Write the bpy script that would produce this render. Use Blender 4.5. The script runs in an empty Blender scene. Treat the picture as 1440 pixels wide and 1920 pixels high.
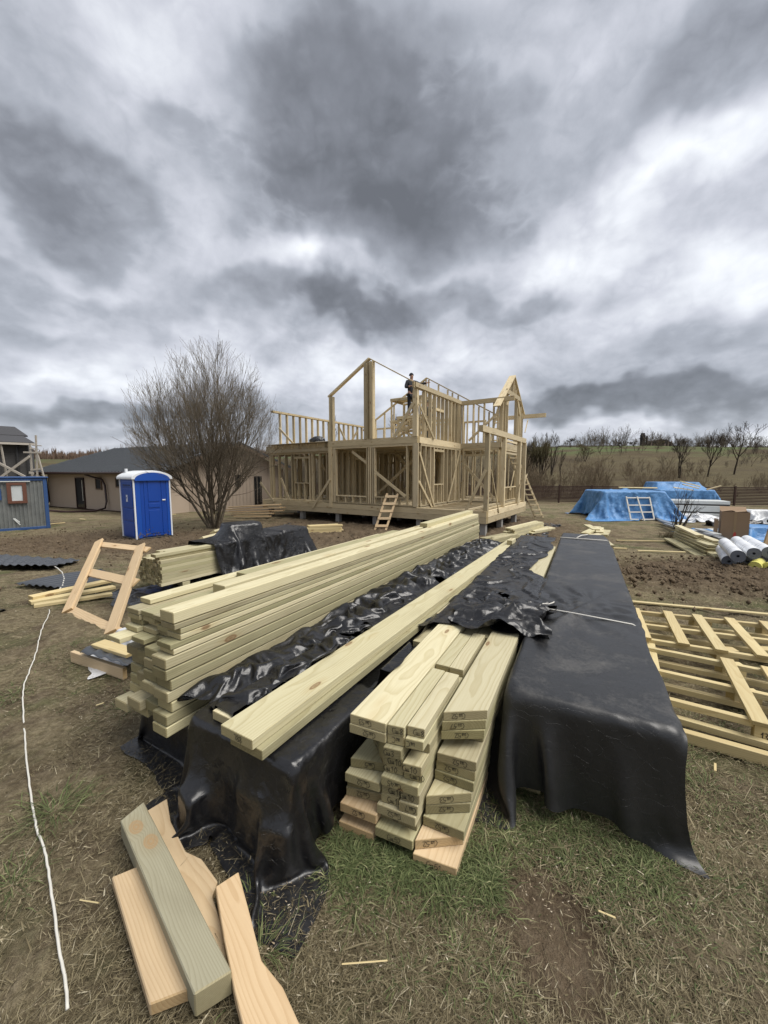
import bpy, bmesh, math, random
import numpy as np
from mathutils import Vector, Matrix, Euler
R = math.radians
rng = random.Random(7)
nrg = np.random.default_rng(11)

# ------------------------------------------------------------------ camera, world, sun
scene = bpy.context.scene
HC = 1.7; PITCH = R(5.7); FPX = 721.0
cam_d = bpy.data.cameras.new('camera'); cam = bpy.data.objects.new('camera', cam_d)
scene.collection.objects.link(cam)
cam_d.sensor_fit = 'VERTICAL'; cam_d.sensor_height = 24.0; cam_d.sensor_width = 18.0
cam_d.lens = 24.0 * FPX / 1920.0
cam.location = (0, 0, HC); cam.rotation_euler = (R(90) - PITCH, 0, 0)
cam_d.clip_start = 0.05; cam_d.clip_end = 3000
scene.camera = cam
scene.view_settings.view_transform = 'Standard'
scene.view_settings.look = 'None'
scene.view_settings.gamma = 1.0
scene.view_settings.use_curve_mapping = False
scene.view_settings.exposure = 1.50

def ray(px, py):
    a = (px - 720.0) / FPX; b = (py - 960.0) / FPX
    c, s = math.cos(PITCH), math.sin(PITCH)
    return Vector((a, c - b * s, -(b * c + s)))

SUN_EL, SUN_AZ = R(58), R(112)      # azimuth measured from +Y towards +X
world = bpy.data.worlds.new('World'); scene.world = world; world.use_nodes = True
wn = world.node_tree; wn.nodes.clear()
def make_sky():
    N = wn.nodes; L = wn.links
    def nd(t, **k):
        n = N.new(t)
        for a, b in k.items(): setattr(n, a, b)
        return n
    def inp(s, v):
        if isinstance(v, bpy.types.NodeSocket): L.new(v, s)
        else: s.default_value = v
    def M(op, a, b=None, c=None, clamp=False):
        n = nd('ShaderNodeMath', operation=op); n.use_clamp = clamp
        inp(n.inputs[0], a)
        if b is not None: inp(n.inputs[1], b)
        if c is not None: inp(n.inputs[2], c)
        return n.outputs[0]
    def V(op, a, b=None):
        n = nd('ShaderNodeVectorMath', operation=op); inp(n.inputs[0], a)
        if b is not None:
            if op == 'SCALE': inp(n.inputs['Scale'], b)
            else: inp(n.inputs[1], b)
        return n.outputs['Value'] if op in ('LENGTH', 'DOT_PRODUCT') else n.outputs[0]
    def noise(vec, scale, detail=6, rough=.5, dist=0., col=False):
        n = nd('ShaderNodeTexNoise'); L.new(vec, n.inputs['Vector'])
        n.inputs['Scale'].default_value = scale; n.inputs['Detail'].default_value = detail
        n.inputs['Roughness'].default_value = rough; n.inputs['Distortion'].default_value = dist
        return n.outputs['Color'] if col else n.outputs[0]
    d = nd('ShaderNodeTexCoord').outputs['Generated']
    sp = nd('ShaderNodeSeparateXYZ'); L.new(d, sp.inputs[0])
    zc = M('ADD', M('MAXIMUM', sp.outputs[2], 0.0), 0.30)
    cb = nd('ShaderNodeCombineXYZ')
    L.new(M('DIVIDE', sp.outputs[0], zc), cb.inputs[0]); L.new(M('DIVIDE', sp.outputs[1], zc), cb.inputs[1])
    p = cb.outputs[0]
    # warped direction, so that the large cloud masses get ragged edges
    w1 = V('SCALE', V('SUBTRACT', noise(d, 3.2, 4, .58, col=True), (.5, .5, .5)), .34)
    dw = V('ADD', d, w1)
    dsq = V('MULTIPLY', V('ADD', d, V('SCALE', V('SUBTRACT', noise(d, 5., 3, .55, col=True), (.5, .5, .5)), .10)), (1., 1., 1.6))
    def bill(v, sc, det):      # puffs: rounded tops with sharp valleys between
        return M('SUBTRACT', M('MULTIPLY', M('ABSOLUTE', M('SUBTRACT', noise(v, sc, det, .5), .5)), 3.2), .38)
    b1_, b2_, b3_ = bill(dsq, 4.2, 1), bill(V('ADD', dsq, (3.1, 1.7, .4)), 10., 2), bill(V('ADD', dsq, (7.1, .7, 2.4)), 24., 3)
    pil = M('ADD', M('ADD', M('MULTIPLY', b1_, .55), M('MULTIPLY', b2_, .38)), M('MULTIPLY', b3_, .22))
    def sstep(v, a, b_):
        n = nd('ShaderNodeMapRange', interpolation_type='SMOOTHSTEP'); L.new(v, n.inputs[0]); n.inputs[1].default_value = a; n.inputs[2].default_value = b_; return n.outputs[0]
    acc = None; pos = None
    # (px, py, width px, height px, weight): + = thick dark cloud, - = thin bright cloud
    blobs = [(690, 290, 350, 215, .42), (760, 420, 260, 100, .26), (500, 200, 160, 120, .22), (800, 130, 160, 110, .16), (130, 320, 220, 160, .38), (60, 560, 180, 60, .18),
             (690, 590, 170, 55, .40), (100, 500, 260, 60, .22), (500, 545, 150, 55, .18), (330, 220, 60, 60, .16), (850, 560, 120, 50, .22), (1330, 90, 240, 110, .24), (1180, 520, 110, 60, .16), (1000, 560, 110, 40, .18),
             (1180, 770, 420, 50, .42), (180, 770, 300, 34, .34), (420, 560, 130, 60, .12), (1290, 640, 200, 60, .18), (1250, 350, 90, 60, .12), (20, 40, 150, 80, .05),
             (340, 110, 120, 90, -.28), (1080, 130, 100, 90, -.08), (1360, 240, 120, 70, -.42), (1110, 400, 110, 60, -.34), (1330, 480, 130, 70, -.28),
             (1010, 490, 70, 40, -.25), (600, 505, 60, 28, -.45), (540, 480, 90, 40, -.2), (320, 420, 110, 60, -.22), (190, 560, 140, 40, -.14), (1200, 280, 70, 60, -.25),
             (130, 690, 190, 28, -.42), (560, 690, 200, 40, -.36), (860, 690, 160, 30, -.22), (1420, 560, 100, 70, -.38), (1410, 822, 130, 26, -.8),
             (1050, 835, 300, 18, -.22), (160, 842, 240, 14, -.1)]
    for bx, by, sw, sh, wt in blobs:
        c = ray(bx, by).normalized()
        ex = ray(bx + sw, by).normalized() - c; ey = ray(bx, by - sh).normalized() - c
        lx, ly = ex.length, ey.length; ex.normalize(); ey.normalize()
        rel = V('SUBTRACT', dw, tuple(c))
        a = M('DIVIDE', V('DOT_PRODUCT', rel, tuple(ex)), lx)
        b = M('DIVIDE', V('DOT_PRODUCT', rel, tuple(ey)), ly)
        q = M('ADD', M('MULTIPLY', a, a), M('MULTIPLY', b, b))
        dep = V('DOT_PRODUCT', rel, tuple(c))
        q = M('ADD', q, M('MULTIPLY', M('MULTIPLY', dep, dep), 6.0))
        g = M('EXPONENT', M('MULTIPLY', q, -.8))
        if wt > 0:      # thick clouds: billowed, fairly crisp outline with a thin bright rim
            m_ = sstep(M('ADD', g, M('MULTIPLY', pil, .66)), .30, .75)
            g = M('MULTIPLY', m_, M('MULTIPLY', M('ADD', .55, M('MULTIPLY', g, .55)), wt))
            pos = M('SUBTRACT', 1., g) if pos is None else M('MULTIPLY', pos, M('SUBTRACT', 1., g))
            continue
        else: g = M('MULTIPLY', g, wt)
        acc = g if acc is None else M('ADD', acc, g)
    n1 = noise(p, 1.25, 6, .56, .25)
    n1b = noise(V('ADD', p, (.08, -.05, 0)), 1.25, 5, .56, .25)
    n2 = noise(p, 3.1, 4, .6, .3); n3 = noise(d, 6., 6, .66, .15)
    relief = M('MULTIPLY', M('SUBTRACT', n1, n1b), 1.0)
    dens = M('ADD', M('ADD', M('MULTIPLY', M('SUBTRACT', n1, .5), 1.0), .54), M('ADD', M('MULTIPLY', M('SUBTRACT', n2, .5), .34), M('MULTIPLY', M('SUBTRACT', n3, .5), .42)))
    pp = M('SUBTRACT', 1., pos)
    dens = M('ADD', M('ADD', dens, M('MULTIPLY', acc, .86)), M('MULTIPLY', pp, .98))
    dens = M('SUBTRACT', dens, M('MULTIPLY', pil, M('ADD', .34, M('MULTIPLY', pp, .22))))
    dens = M('MULTIPLY', M('SUBTRACT', dens, relief), .81)
    cr = nd('ShaderNodeValToRGB'); L.new(dens, cr.inputs[0])
    e = cr.color_ramp.elements
    e[0].position = 0.0; e[0].color = (.80, .82, .85, 1)
    e[1].position = 1.0; e[1].color = (.112, .118, .131, 1)
    for pos, col in ((.18, (.64, .66, .70)), (.36, (.47, .485, .535)), (.55, (.314, .332, .372)), (.80, (.178, .188, .212))):
        k = cr.color_ramp.elements.new(pos); k.color = (*col, 1)
    sky = nd('ShaderNodeTexSky', sky_type='NISHITA'); sky.sun_disc = False
    sky.sun_elevation = SUN_EL; sky.sun_rotation = SUN_AZ
    bg1 = nd('ShaderNodeBackground'); L.new(sky.outputs[0], bg1.inputs[0]); bg1.inputs[1].default_value = .05
    bg2 = nd('ShaderNodeBackground'); L.new(cr.outputs[0], bg2.inputs[0]); bg2.inputs[1].default_value = .51
    mx = nd('ShaderNodeMixShader'); mx.inputs[0].default_value = .94
    L.new(bg1.outputs[0], mx.inputs[1]); L.new(bg2.outputs[0], mx.inputs[2])
    out = nd('ShaderNodeOutputWorld'); L.new(mx.outputs[0], out.inputs[0])
    world.cycles.sampling_method = 'MANUAL'; world.cycles.sample_map_resolution = 512
make_sky()
sun_d = bpy.data.lights.new('sun', 'SUN'); sun_d.energy = 1.5; sun_d.angle = R(45); sun_d.color = (1.0, .96, .90)
sun = bpy.data.objects.new('sun', sun_d); scene.collection.objects.link(sun)
sdir = Vector((math.sin(SUN_AZ) * math.cos(SUN_EL), math.cos(SUN_AZ) * math.cos(SUN_EL), math.sin(SUN_EL)))
sun.rotation_euler = sdir.to_track_quat('Z', 'Y').to_euler(); sun.location = (0, 0, 30)

# ------------------------------------------------------------------ object helpers
COL = scene.collection
WM = {}
def place(o, M, parent=None):
    COL.objects.link(o); WM[o] = M
    if parent is not None:
        o.parent = parent; o.matrix_basis = WM[parent].inverted() @ M
    else: o.matrix_basis = M
    return o
def tag(o, label, cat, group=None):
    o['label'] = label; o['category'] = cat
    if group: o['group'] = group
    return o
def thing(name, label, cat, loc=(0, 0, 0), rz=0., group=None):
    o = bpy.data.objects.new(name, None); o.empty_display_size = .2
    place(o, Matrix.Translation(loc) @ Matrix.Rotation(rz, 4, 'Z'))
    return tag(o, label, cat, group)
def mesh_np(name, verts, faces, smooth=False):
    """verts (n,3), faces (m,k) arrays"""
    me = bpy.data.meshes.new(name)
    verts = np.asarray(verts, np.float32); faces = np.asarray(faces, np.int32)
    me.vertices.add(len(verts)); me.vertices.foreach_set('co', verts.ravel())
    m, k = faces.shape
    me.loops.add(m * k); me.loops.foreach_set('vertex_index', faces.ravel())
    me.polygons.add(m)
    me.polygons.foreach_set('loop_start', np.arange(0, m * k, k, dtype=np.int32))
    me.polygons.foreach_set('loop_total', np.full(m, k, dtype=np.int32))
    if smooth: me.polygons.foreach_set('use_smooth', np.ones(m, dtype=bool))
    me.update(calc_edges=True)
    return me
class MB:
    def __init__(s): s.v = []; s.f = []
    def poly_prism(s, pts, z0, z1, M=None):
        n = len(pts); b = len(s.v)
        vs = [Vector((x, y, z0)) for x, y in pts] + [Vector((x, y, z1)) for x, y in pts]
        if M is not None: vs = [M @ v for v in vs]
        s.v += [tuple(v) for v in vs]
        s.f.append([b + i for i in range(n)][::-1]); s.f.append([b + n + i for i in range(n)])
        for i in range(n):
            j = (i + 1) % n; s.f.append([b + i, b + j, b + n + j, b + n + i])
        return s
    def box(s, a, b, M=None):
        return s.poly_prism([(a[0], a[1]), (b[0], a[1]), (b[0], b[1]), (a[0], b[1])], a[2], b[2], M)
    def tube(s, pts, r, n=8, cap=True):
        pts = [Vector(p) for p in pts]; rings = []
        rs = r if isinstance(r, (list, tuple)) else [r] * len(pts)
        up = Vector((0, 0, 1)); 
        for i, p in enumerate(pts):
            t = (pts[min(i + 1, len(pts) - 1)] - pts[max(i - 1, 0)]).normalized()
            a = t.cross(up if abs(t.z) < .95 else Vector((1, 0, 0))).normalized(); b = t.cross(a)
            base = len(s.v)
            for k in range(n):
                q = 2 * math.pi * k / n
                s.v.append(tuple(p + a * (math.cos(q) * rs[i]) + b * (math.sin(q) * rs[i])))
            rings.append(base)
        for i in range(len(pts) - 1):
            for k in range(n):
                s.f.append([rings[i] + k, rings[i] + (k + 1) % n, rings[i + 1] + (k + 1) % n, rings[i + 1] + k])
        if cap:
            s.f.append([rings[0] + k for k in range(n)][::-1]); s.f.append([rings[-1] + k for k in range(n)])
        return s
    def quad(s, *p):
        b = len(s.v); s.v += [tuple(q) for q in p]; s.f.append(list(range(b, b + len(p)))); return s
    def mesh(s, name, bevel=0., smooth=False, seg=1):
        me = bpy.data.meshes.new(name); me.from_pydata(s.v, [], s.f); me.update()
        bm = bmesh.new(); bm.from_mesh(me)
        bmesh.ops.recalc_face_normals(bm, faces=bm.faces)
        if bevel: bmesh.ops.bevel(bm, geom=list(bm.edges), offset=bevel, segments=seg, affect='EDGES', profile=.6, clamp_overlap=True)
        bm.to_mesh(me); bm.free()
        if smooth: me.polygons.foreach_set('use_smooth', [True] * len(me.polygons))
        return me
    def build(s, name, mat, parent=None, M=None, bevel=0., smooth=False, seg=1):
        """vertices given in the parent's local space (or in M)"""
        o = bpy.data.objects.new(name, s.mesh(name, bevel, smooth, seg)); o.data.materials.append(mat)
        base = WM[parent] if parent is not None else Matrix.Identity(4)
        return place(o, base @ (M or Matrix.Identity(4)), parent)
def frame_from(p0, p1, side):
    X = (p1 - p0).normalized(); Y = (side - X * side.dot(X)).normalized(); Z = X.cross(Y)
    m = Matrix((X, Y, Z)).transposed().to_4x4(); m.translation = p0
    return m
BC = {}
def board(name, p0, p1, w, h, mat, parent=None, side=(0, 1, 0), skew0=0., skew1=0., bev=.003, jit=0):
    """a plank whose centre line runs from p0 to p1; w = size along `side`, h = the other"""
    p0 = Vector(p0); p1 = Vector(p1); l = (p1 - p0).length
    key = (round(l, 2), round(w, 3), round(h, 3), round(skew0, 3), round(skew1, 3), bev, mat.name)
    if jit or key not in BC:
        a, b = w / 2, h / 2
        pts = [(-skew0 / 2, -a), (key[0] + skew1 / 2, -a), (key[0] - skew1 / 2, a), (skew0 / 2, a)]
        m = MB(); m.poly_prism(pts, -b, b)
        me = m.mesh(name, bev); me.materials.append(mat)
        BC[key] = me
    o = bpy.data.objects.new(name, BC[key])
    return place(o, frame_from(p0, p1, Vector(side)), parent)

# ------------------------------------------------------------------ numpy noise and terrain
def _h(ix, iy, s):
    n = (ix.astype(np.int64) * 374761393 + iy.astype(np.int64) * 668265263 + s * 974634777) & 0x7fffffff
    n = ((n ^ (n >> 13)) * 1274126177) & 0x7fffffff
    return ((n ^ (n >> 16)) & 0xffff) / 65535.0
def vn(x, y, s=0):
    ix = np.floor(x); iy = np.floor(y); fx = x - ix; fy = y - iy
    fx = fx * fx * (3 - 2 * fx); fy = fy * fy * (3 - 2 * fy)
    a = _h(ix, iy, s); b = _h(ix + 1, iy, s); c = _h(ix, iy + 1, s); d = _h(ix + 1, iy + 1, s)
    return (a + (b - a) * fx) * (1 - fy) + (c + (d - c) * fx) * fy - .5
def fbm(x, y, s=0, o=4, g=.5):
    t = 0; a = 1.
    for i in range(o):
        t = t + a * vn(x * 2 ** i + 17.3 * i, y * 2 ** i - 9.1 * i, s + i); a *= g
    return t
def sst(a, b, x):
    t = np.clip((x - a) / (b - a), 0, 1)
    return t * t * (3 - 2 * t)
def gbase(x, y):
    x = np.asarray(x, float); y = np.asarray(y, float)
    z = -.45 * sst(4.0, 13.0, y)
    d = y + .12 * np.abs(x)
    return z + 10.3 * sst(33, 150, d) * (1 + .10 * np.sin(x * .013 + 1)) * (1 - .30 * sst(0, -50, x))
def gz(x, y): return float(gbase(x, y))
def dirt_mask(x, y):
    m1 = np.exp(-(((x + 8.5) / 5.5) ** 2 + ((y - 11.5) / 3.0) ** 2) * 1.1)
    m2 = np.exp(-(((x - 6.6) / 2.8) ** 2 + ((y - 6.8) / 1.7) ** 2) * 1.1)
    m3 = np.exp(-(((x - 1.5) / 7) ** 2 + ((y - 16) / 6.0) ** 2) ** 2) * .8
    return np.clip(m1 + m2 + m3, 0, 1)
def at(px, py, z=None):
    """the point of the ground (or of height z) seen at a pixel of the photograph"""
    d = ray(px, py)
    if z is None:
        zz = -.1
        for _ in range(12):
            t = (zz - HC) / d.z; zz = gz(d.x * t, d.y * t)
        z = zz
    t = (z - HC) / d.z
    return Vector((d.x * t, d.y * t, z))
def at_y(px, py, y):
    d = ray(px, py); t = y / d.y
    return Vector((d.x * t, y, HC + d.z * t))

# ------------------------------------------------------------------ material helpers
class NT:
    def __init__(s, name):
        s.m = bpy.data.materials.new(name); s.m.use_nodes = True; s.t = s.m.node_tree
        s.b = s.t.nodes['Principled BSDF']
    def n(s, t, **k):
        n = s.t.nodes.new(t)
        for a, b in k.items(): setattr(n, a, b)
        return n
    def i(s, sock, v):
        if isinstance(v, bpy.types.NodeSocket): s.t.links.new(v, sock)
        elif isinstance(v, (tuple, list)) and len(v) == 3 and sock.type == 'RGBA': sock.default_value = (*v, 1)
        else: sock.default_value = v
    def M(s, op, a, b=None, c=None, clamp=False):
        n = s.n('ShaderNodeMath', operation=op); n.use_clamp = clamp
        for k, v in enumerate((a, b, c)):
            if v is not None: s.i(n.inputs[k], v)
        return n.outputs[0]
    def V(s, op, a, b=None):
        n = s.n('ShaderNodeVectorMath', operation=op); s.i(n.inputs[0], a)
        if b is not None: s.i(n.inputs['Scale'] if op == 'SCALE' else n.inputs[1], b)
        return n.outputs['Value'] if op in ('LENGTH', 'DOT_PRODUCT') else n.outputs[0]
    def noise(s, vec, scale=1., detail=4, rough=.5, dist=0., col=False):
        n = s.n('ShaderNodeTexNoise'); s.i(n.inputs['Vector'], vec); s.i(n.inputs['Scale'], scale)
        n.inputs['Detail'].default_value = detail; n.inputs['Roughness'].default_value = rough; n.inputs['Distortion'].default_value = dist
        return n.outputs['Color'] if col else n.outputs[0]
    def vor(s, vec, scale=1., feat='F1', rnd=1.):
        n = s.n('ShaderNodeTexVoronoi', feature=feat); s.i(n.inputs['Vector'], vec); n.inputs['Scale'].default_value = scale
        n.inputs['Randomness'].default_value = rnd
        return n.outputs['Distance']
    def ramp(s, f, stops, interp='LINEAR'):
        n = s.n('ShaderNodeValToRGB'); s.i(n.inputs[0], f); r = n.color_ramp; r.interpolation = interp
        while len(r.elements) < len(stops): r.elements.new(.5)
        for e, (p, c) in zip(r.elements, stops):
            e.position = p; e.color = (*c, 1) if isinstance(c, (tuple, list)) else (c, c, c, 1)
        return n.outputs[0]
    def mix(s, f, a, b, mode='MIX'):
        n = s.n('ShaderNodeMix', data_type='RGBA', blend_type=mode)
        s.i(n.inputs[0], f); s.i(n.inputs[6], a); s.i(n.inputs[7], b)
        return n.outputs[2]
    def mapr(s, v, a, b, c=0., d=1., st='LINEAR'):
        n = s.n('ShaderNodeMapRange', interpolation_type=st); s.i(n.inputs[0], v)
        for k, q in enumerate((a, b, c, d)): n.inputs[k + 1].default_value = q
        return n.outputs[0]
    def sep(s, v):
        n = s.n('ShaderNodeSeparateXYZ'); s.i(n.inputs[0], v); return n.outputs
    def comb(s, x, y, z):
        n = s.n('ShaderNodeCombineXYZ')
        for k, q in enumerate((x, y, z)): s.i(n.inputs[k], q)
        return n.outputs[0]
    def bump(s, h, dist=.01, st=1., nrm=None):
        n = s.n('ShaderNodeBump'); s.i(n.inputs['Height'], h); n.inputs['Distance'].default_value = dist; n.inputs['Strength'].default_value = st
        if nrm is not None: s.i(n.inputs['Normal'], nrm)
        return n.outputs[0]
    def set(s, **k):
        for a, v in k.items(): s.i(s.b.inputs[a.replace('_', ' ')], v)
        return s.m
    def obj(s): return s.n('ShaderNodeTexCoord').outputs['Object']
    def pos(s): return s.n('ShaderNodeNewGeometry').outputs['Position']
    def rnd(s): return s.n('ShaderNodeObjectInfo').outputs['Random']

def wood_mat(name, light, dark, knot=(.16, .08, .035), ring=.011, var=.16, dirt=.25, knots=1., tint=(.75, .85, .62), tintamt=.3, endmul=.62, spots=()):
    t = NT(name); o = t.obj(); rn = t.rnd()
    x, y, z = t.sep(o)
    r2 = t.M('FRACT', t.M('MULTIPLY', rn, 17.31)); r3 = t.M('FRACT', t.M('MULTIPLY', rn, 91.7))
    r4 = t.M('FRACT', t.M('MULTIPLY', rn, 311.3))
    xo = t.M('ADD', x, t.M('MULTIPLY', rn, 37.))
    # slow wander of the log's centre along the board
    slow = t.noise(t.comb(t.M('MULTIPLY', xo, .9), t.M('MULTIPLY', y, 2.5), t.M('MULTIPLY', z, 2.5)), 1., 3, .5, 0, True)
    sv = t.V('SCALE', t.V('SUBTRACT', slow, (.5, .5, .5)), .11)
    sx, sy, sz = t.sep(sv)
    kv = t.comb(t.M('MULTIPLY', xo, 2.1), t.M('MULTIPLY', t.M('ADD', y, r2), 6.5), t.M('MULTIPLY', t.M('ADD', z, r3), 5.))
    kd = t.vor(kv, 1.)
    for sx_, sy_ in spots:
        sd_ = t.V('LENGTH', t.comb(t.M('MULTIPLY', t.M('SUBTRACT', x, sx_), 3.4), t.M('MULTIPLY', t.M('SUBTRACT', y, sy_), 5.5), 0.))
        kd = t.M('MINIMUM', kd, t.M('MULTIPLY', sd_, .75))
    kbulge = t.M('MULTIPLY', t.M('EXPONENT', t.M('MULTIPLY', kd, -9.)), .030)
    py = t.M('ADD', t.M('ADD', y, sy), t.M('MULTIPLY', t.M('SUBTRACT', r2, .5), .14))
    pz = t.M('ADD', t.M('ADD', z, sz), t.M('ADD', .03, t.M('MULTIPLY', r3, .09)))
    rad = t.M('ADD', t.M('SQRT', t.M('ADD', t.M('MULTIPLY', py, py), t.M('MULTIPLY', pz, pz))), kbulge)
    fib = t.noise(t.comb(t.M('MULTIPLY', xo, 3.), t.M('MULTIPLY', y, 90.), t.M('MULTIPLY', z, 90.)), 1., 4, .6)
    rad = t.M('ADD', rad, t.M('MULTIPLY', fib, .002))
    ph = t.M('FRACT', t.M('DIVIDE', rad, ring))
    line = t.ramp(ph, [(0, .0), (.5, .12), (.84, .8), (.93, 1.), (1, .0)])
    amt = t.M('MULTIPLY', line, .5)
    nx = t.sep(t.n('ShaderNodeTexCoord').outputs['Normal'])[0]
    end = t.M('GREATER_THAN', t.M('ABSOLUTE', nx), .55)
    base = t.mix(amt, light, dark)
    base = t.mix(t.M('MULTIPLY', t.mapr(fib, .35, .7), .22), base, dark)
    # board to board hue and value differences
    base = t.mix(t.M('MULTIPLY', r4, tintamt), base, t.mix(1., base, tint, 'MULTIPLY'))
    val = t.M('ADD', 1 - var, t.M('MULTIPLY', rn, var * 1.5))
    cv = t.n('ShaderNodeCombineColor')
    for k in range(3): t.i(cv.inputs[k], val)
    base = t.mix(1., base, cv.outputs[0], 'MULTIPLY')
    blot = t.noise(t.comb(t.M('MULTIPLY', xo, 1.6), t.M('MULTIPLY', y, 7.), t.M('MULTIPLY', z, 7.)), 1., 5, .6)
    base = t.mix(t.M('MULTIPLY', t.mapr(blot, .52, .78), dirt), base, t.mix(1., base, (.55, .52, .48), 'MULTIPLY'))
    kring = t.ramp(t.M('MULTIPLY', kd, 9.), [(0, .35), (.35, 1.), (.6, .55), (.95, 1.), (1, 1.)])
    kmask = t.M('MULTIPLY', t.M('MULTIPLY', t.mapr(kd, .118, .095), kring), .9 * knots)
    halo = t.M('MULTIPLY', t.mapr(kd, .26, .08), .35 * knots)
    base = t.mix(halo, base, t.mix(1., base, (.78, .62, .42), 'MULTIPLY'))
    base = t.mix(kmask, base, knot)
    base = t.mix(t.M('MULTIPLY', end, 1.), base, t.mix(1., base, (endmul * 1.06, endmul, endmul * .86), 'MULTIPLY'))
    h = t.M('ADD', t.M('MULTIPLY', fib, .6), t.M('MULTIPLY', line, -.35))
    return t.set(Base_Color=base, Roughness=.68, Specular_IOR_Level=.3, Normal=t.bump(h, .0012, .7))
W = {}
W['treated'] = wood_mat('treated_pine', (.61, .555, .38), (.42, .35, .19), tint=(.84, .86, .76), tintamt=.8, dirt=.45, var=.2)
W['side'] = wood_mat('treated_pine_darker', (.49, .44, .29), (.30, .25, .135), tint=(.84, .88, .76), tintamt=.9, dirt=.7, var=.28)  # same pine in a darker, blotchier tone, mostly for layers below the top
W['fresh'] = wood_mat('fresh_pine', (.60, .47, .30), (.44, .305, .165), tint=(.95, .84, .72), tintamt=.5, endmul=.75, dirt=.4)
W['frame'] = wood_mat('framing_pine', (.66, .56, .375), (.43, .335, .19), ring=.02, tint=(.74, .72, .66), tintamt=.9, dirt=.6, var=.3, endmul=.7)
W['grey'] = wood_mat('greyed_green_timber', (.37, .345, .245), (.25, .225, .14), knot=(.34, .20, .085), ring=.007, knots=.75, spots=((.11, .012), (.235, -.012)), tintamt=.1, dirt=.5, endmul=.95)
W['lath'] = wood_mat('new_lath', (.62, .53, .30), (.45, .34, .16), dirt=.3, tint=(.95, .88, .8), tintamt=.6)

def film_mat(name, col=(.010, .010, .012), rough=.34, dust_sheen=.5, scale=1., bump=1., sss=0):
    t = NT(name); p = t.pos()
    n1 = t.noise(p, 7. * scale, 4, .55, 1.2); n2 = t.noise(p, 34. * scale, 4, .6, .8)
    v1 = t.vor(t.V('ADD', p, t.V('SCALE', t.noise(p, 5., 2, .5, 0, True), .18)), 13. * scale, 'DISTANCE_TO_EDGE')
    cre = t.mapr(v1, 0., .10, 1., 0.)
    def fac(sc):
        q = t.V('ADD', p, t.V('SCALE', t.noise(p, 9. * scale, 2, .5, 0, True), .10)); n = t.n('ShaderNodeTexVoronoi', feature='F1'); t.i(n.inputs['Vector'], q); n.inputs['Scale'].default_value = sc
        return t.V('DOT_PRODUCT', t.V('SUBTRACT', t.V('SCALE', q, sc), t.V('SCALE', n.outputs['Position'], sc)), t.V('SUBTRACT', n.outputs['Color'], (.5, .5, .5)))
    rd = t.M('ABSOLUTE', t.M('SUBTRACT', t.noise(p, 11. * scale, 3, .5, 1.6), .5)); rd2 = t.M('ABSOLUTE', t.M('SUBTRACT', t.noise(p, 27. * scale, 3, .5, 1.8), .5))
    h = t.M('ADD', t.M('MULTIPLY', n1, .35), t.M('ADD', t.M('MULTIPLY', n2, .03), t.M('ADD', t.M('MULTIPLY', cre, .0), t.M('ADD', t.M('MULTIPLY', rd, -.35), t.M('ADD', t.M('ADD', t.M('MULTIPLY', fac(4.2 * scale), 4.4), t.M('MULTIPLY', fac(9. * scale), 2.0)), t.M('MULTIPLY', fac(23. * scale), .6))))))
    dn = t.noise(p, 2.2, 8, .65, .4); dn2 = t.noise(p, 60., 4, .7)
    dm = t.M('MULTIPLY', t.mapr(t.M('ADD', t.M('MULTIPLY', dn, .75), t.M('MULTIPLY', dn2, .25)), .5, .72), .10 * dust_sheen)
    nz = t.sep(t.n('ShaderNodeNewGeometry').outputs['Normal'])[2]
    up = t.mapr(nz, .45, .98)
    c = t.mix(t.M('MULTIPLY', dm, t.M('ADD', .12, up)), col, (.34, .32, .29))  # up-facing parts mixed paler: dust plus a painted greyish sky sheen
    rg = t.M('ADD', rough, t.M('MULTIPLY', t.mapr(dn, .35, .7), .18))
    return t.set(Base_Color=c, Roughness=rg, Specular_IOR_Level=.62, Normal=t.bump(h, .02 * bump, .8))
FILM = film_mat('black_polythene_film', col=(.007, .007, .008), bump=.42, rough=.24)
FILMW = film_mat('black_polythene_wrap', col=(.012, .0125, .0135), rough=.33, dust_sheen=2.2, bump=.11)  # stronger dust tone here doubles as the painted sheen on the wrap's top
BLUE = film_mat('blue_tarpaulin', col=(.075, .22, .46), rough=.5, dust_sheen=1., scale=.35, bump=3.)
WHITEF = film_mat('white_sheeting', col=(.62, .63, .64), rough=.45, dust_sheen=.8, scale=.4, bump=2)

def plain(name, col, rough=.6, metal=0., var=.25, scale=6., spec=.4, bump=0.):
    t = NT(name); o = t.obj()
    n = t.noise(o, scale, 6, .6); n2 = t.noise(o, scale * 7, 4, .6)
    c = t.mix(t.M('MULTIPLY', t.mapr(t.M('ADD', t.M('MULTIPLY', n, .7), t.M('MULTIPLY', n2, .3)), .35, .7), var), col, tuple(q * .5 for q in col))
    k = dict(Base_Color=c, Roughness=t.M('ADD', rough, t.M('MULTIPLY', t.M('SUBTRACT', n, .5), .2)), Metallic=metal, Specular_IOR_Level=spec)
    if bump: k['Normal'] = t.bump(n2, bump, .8)
    return t.set(**k)

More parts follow.
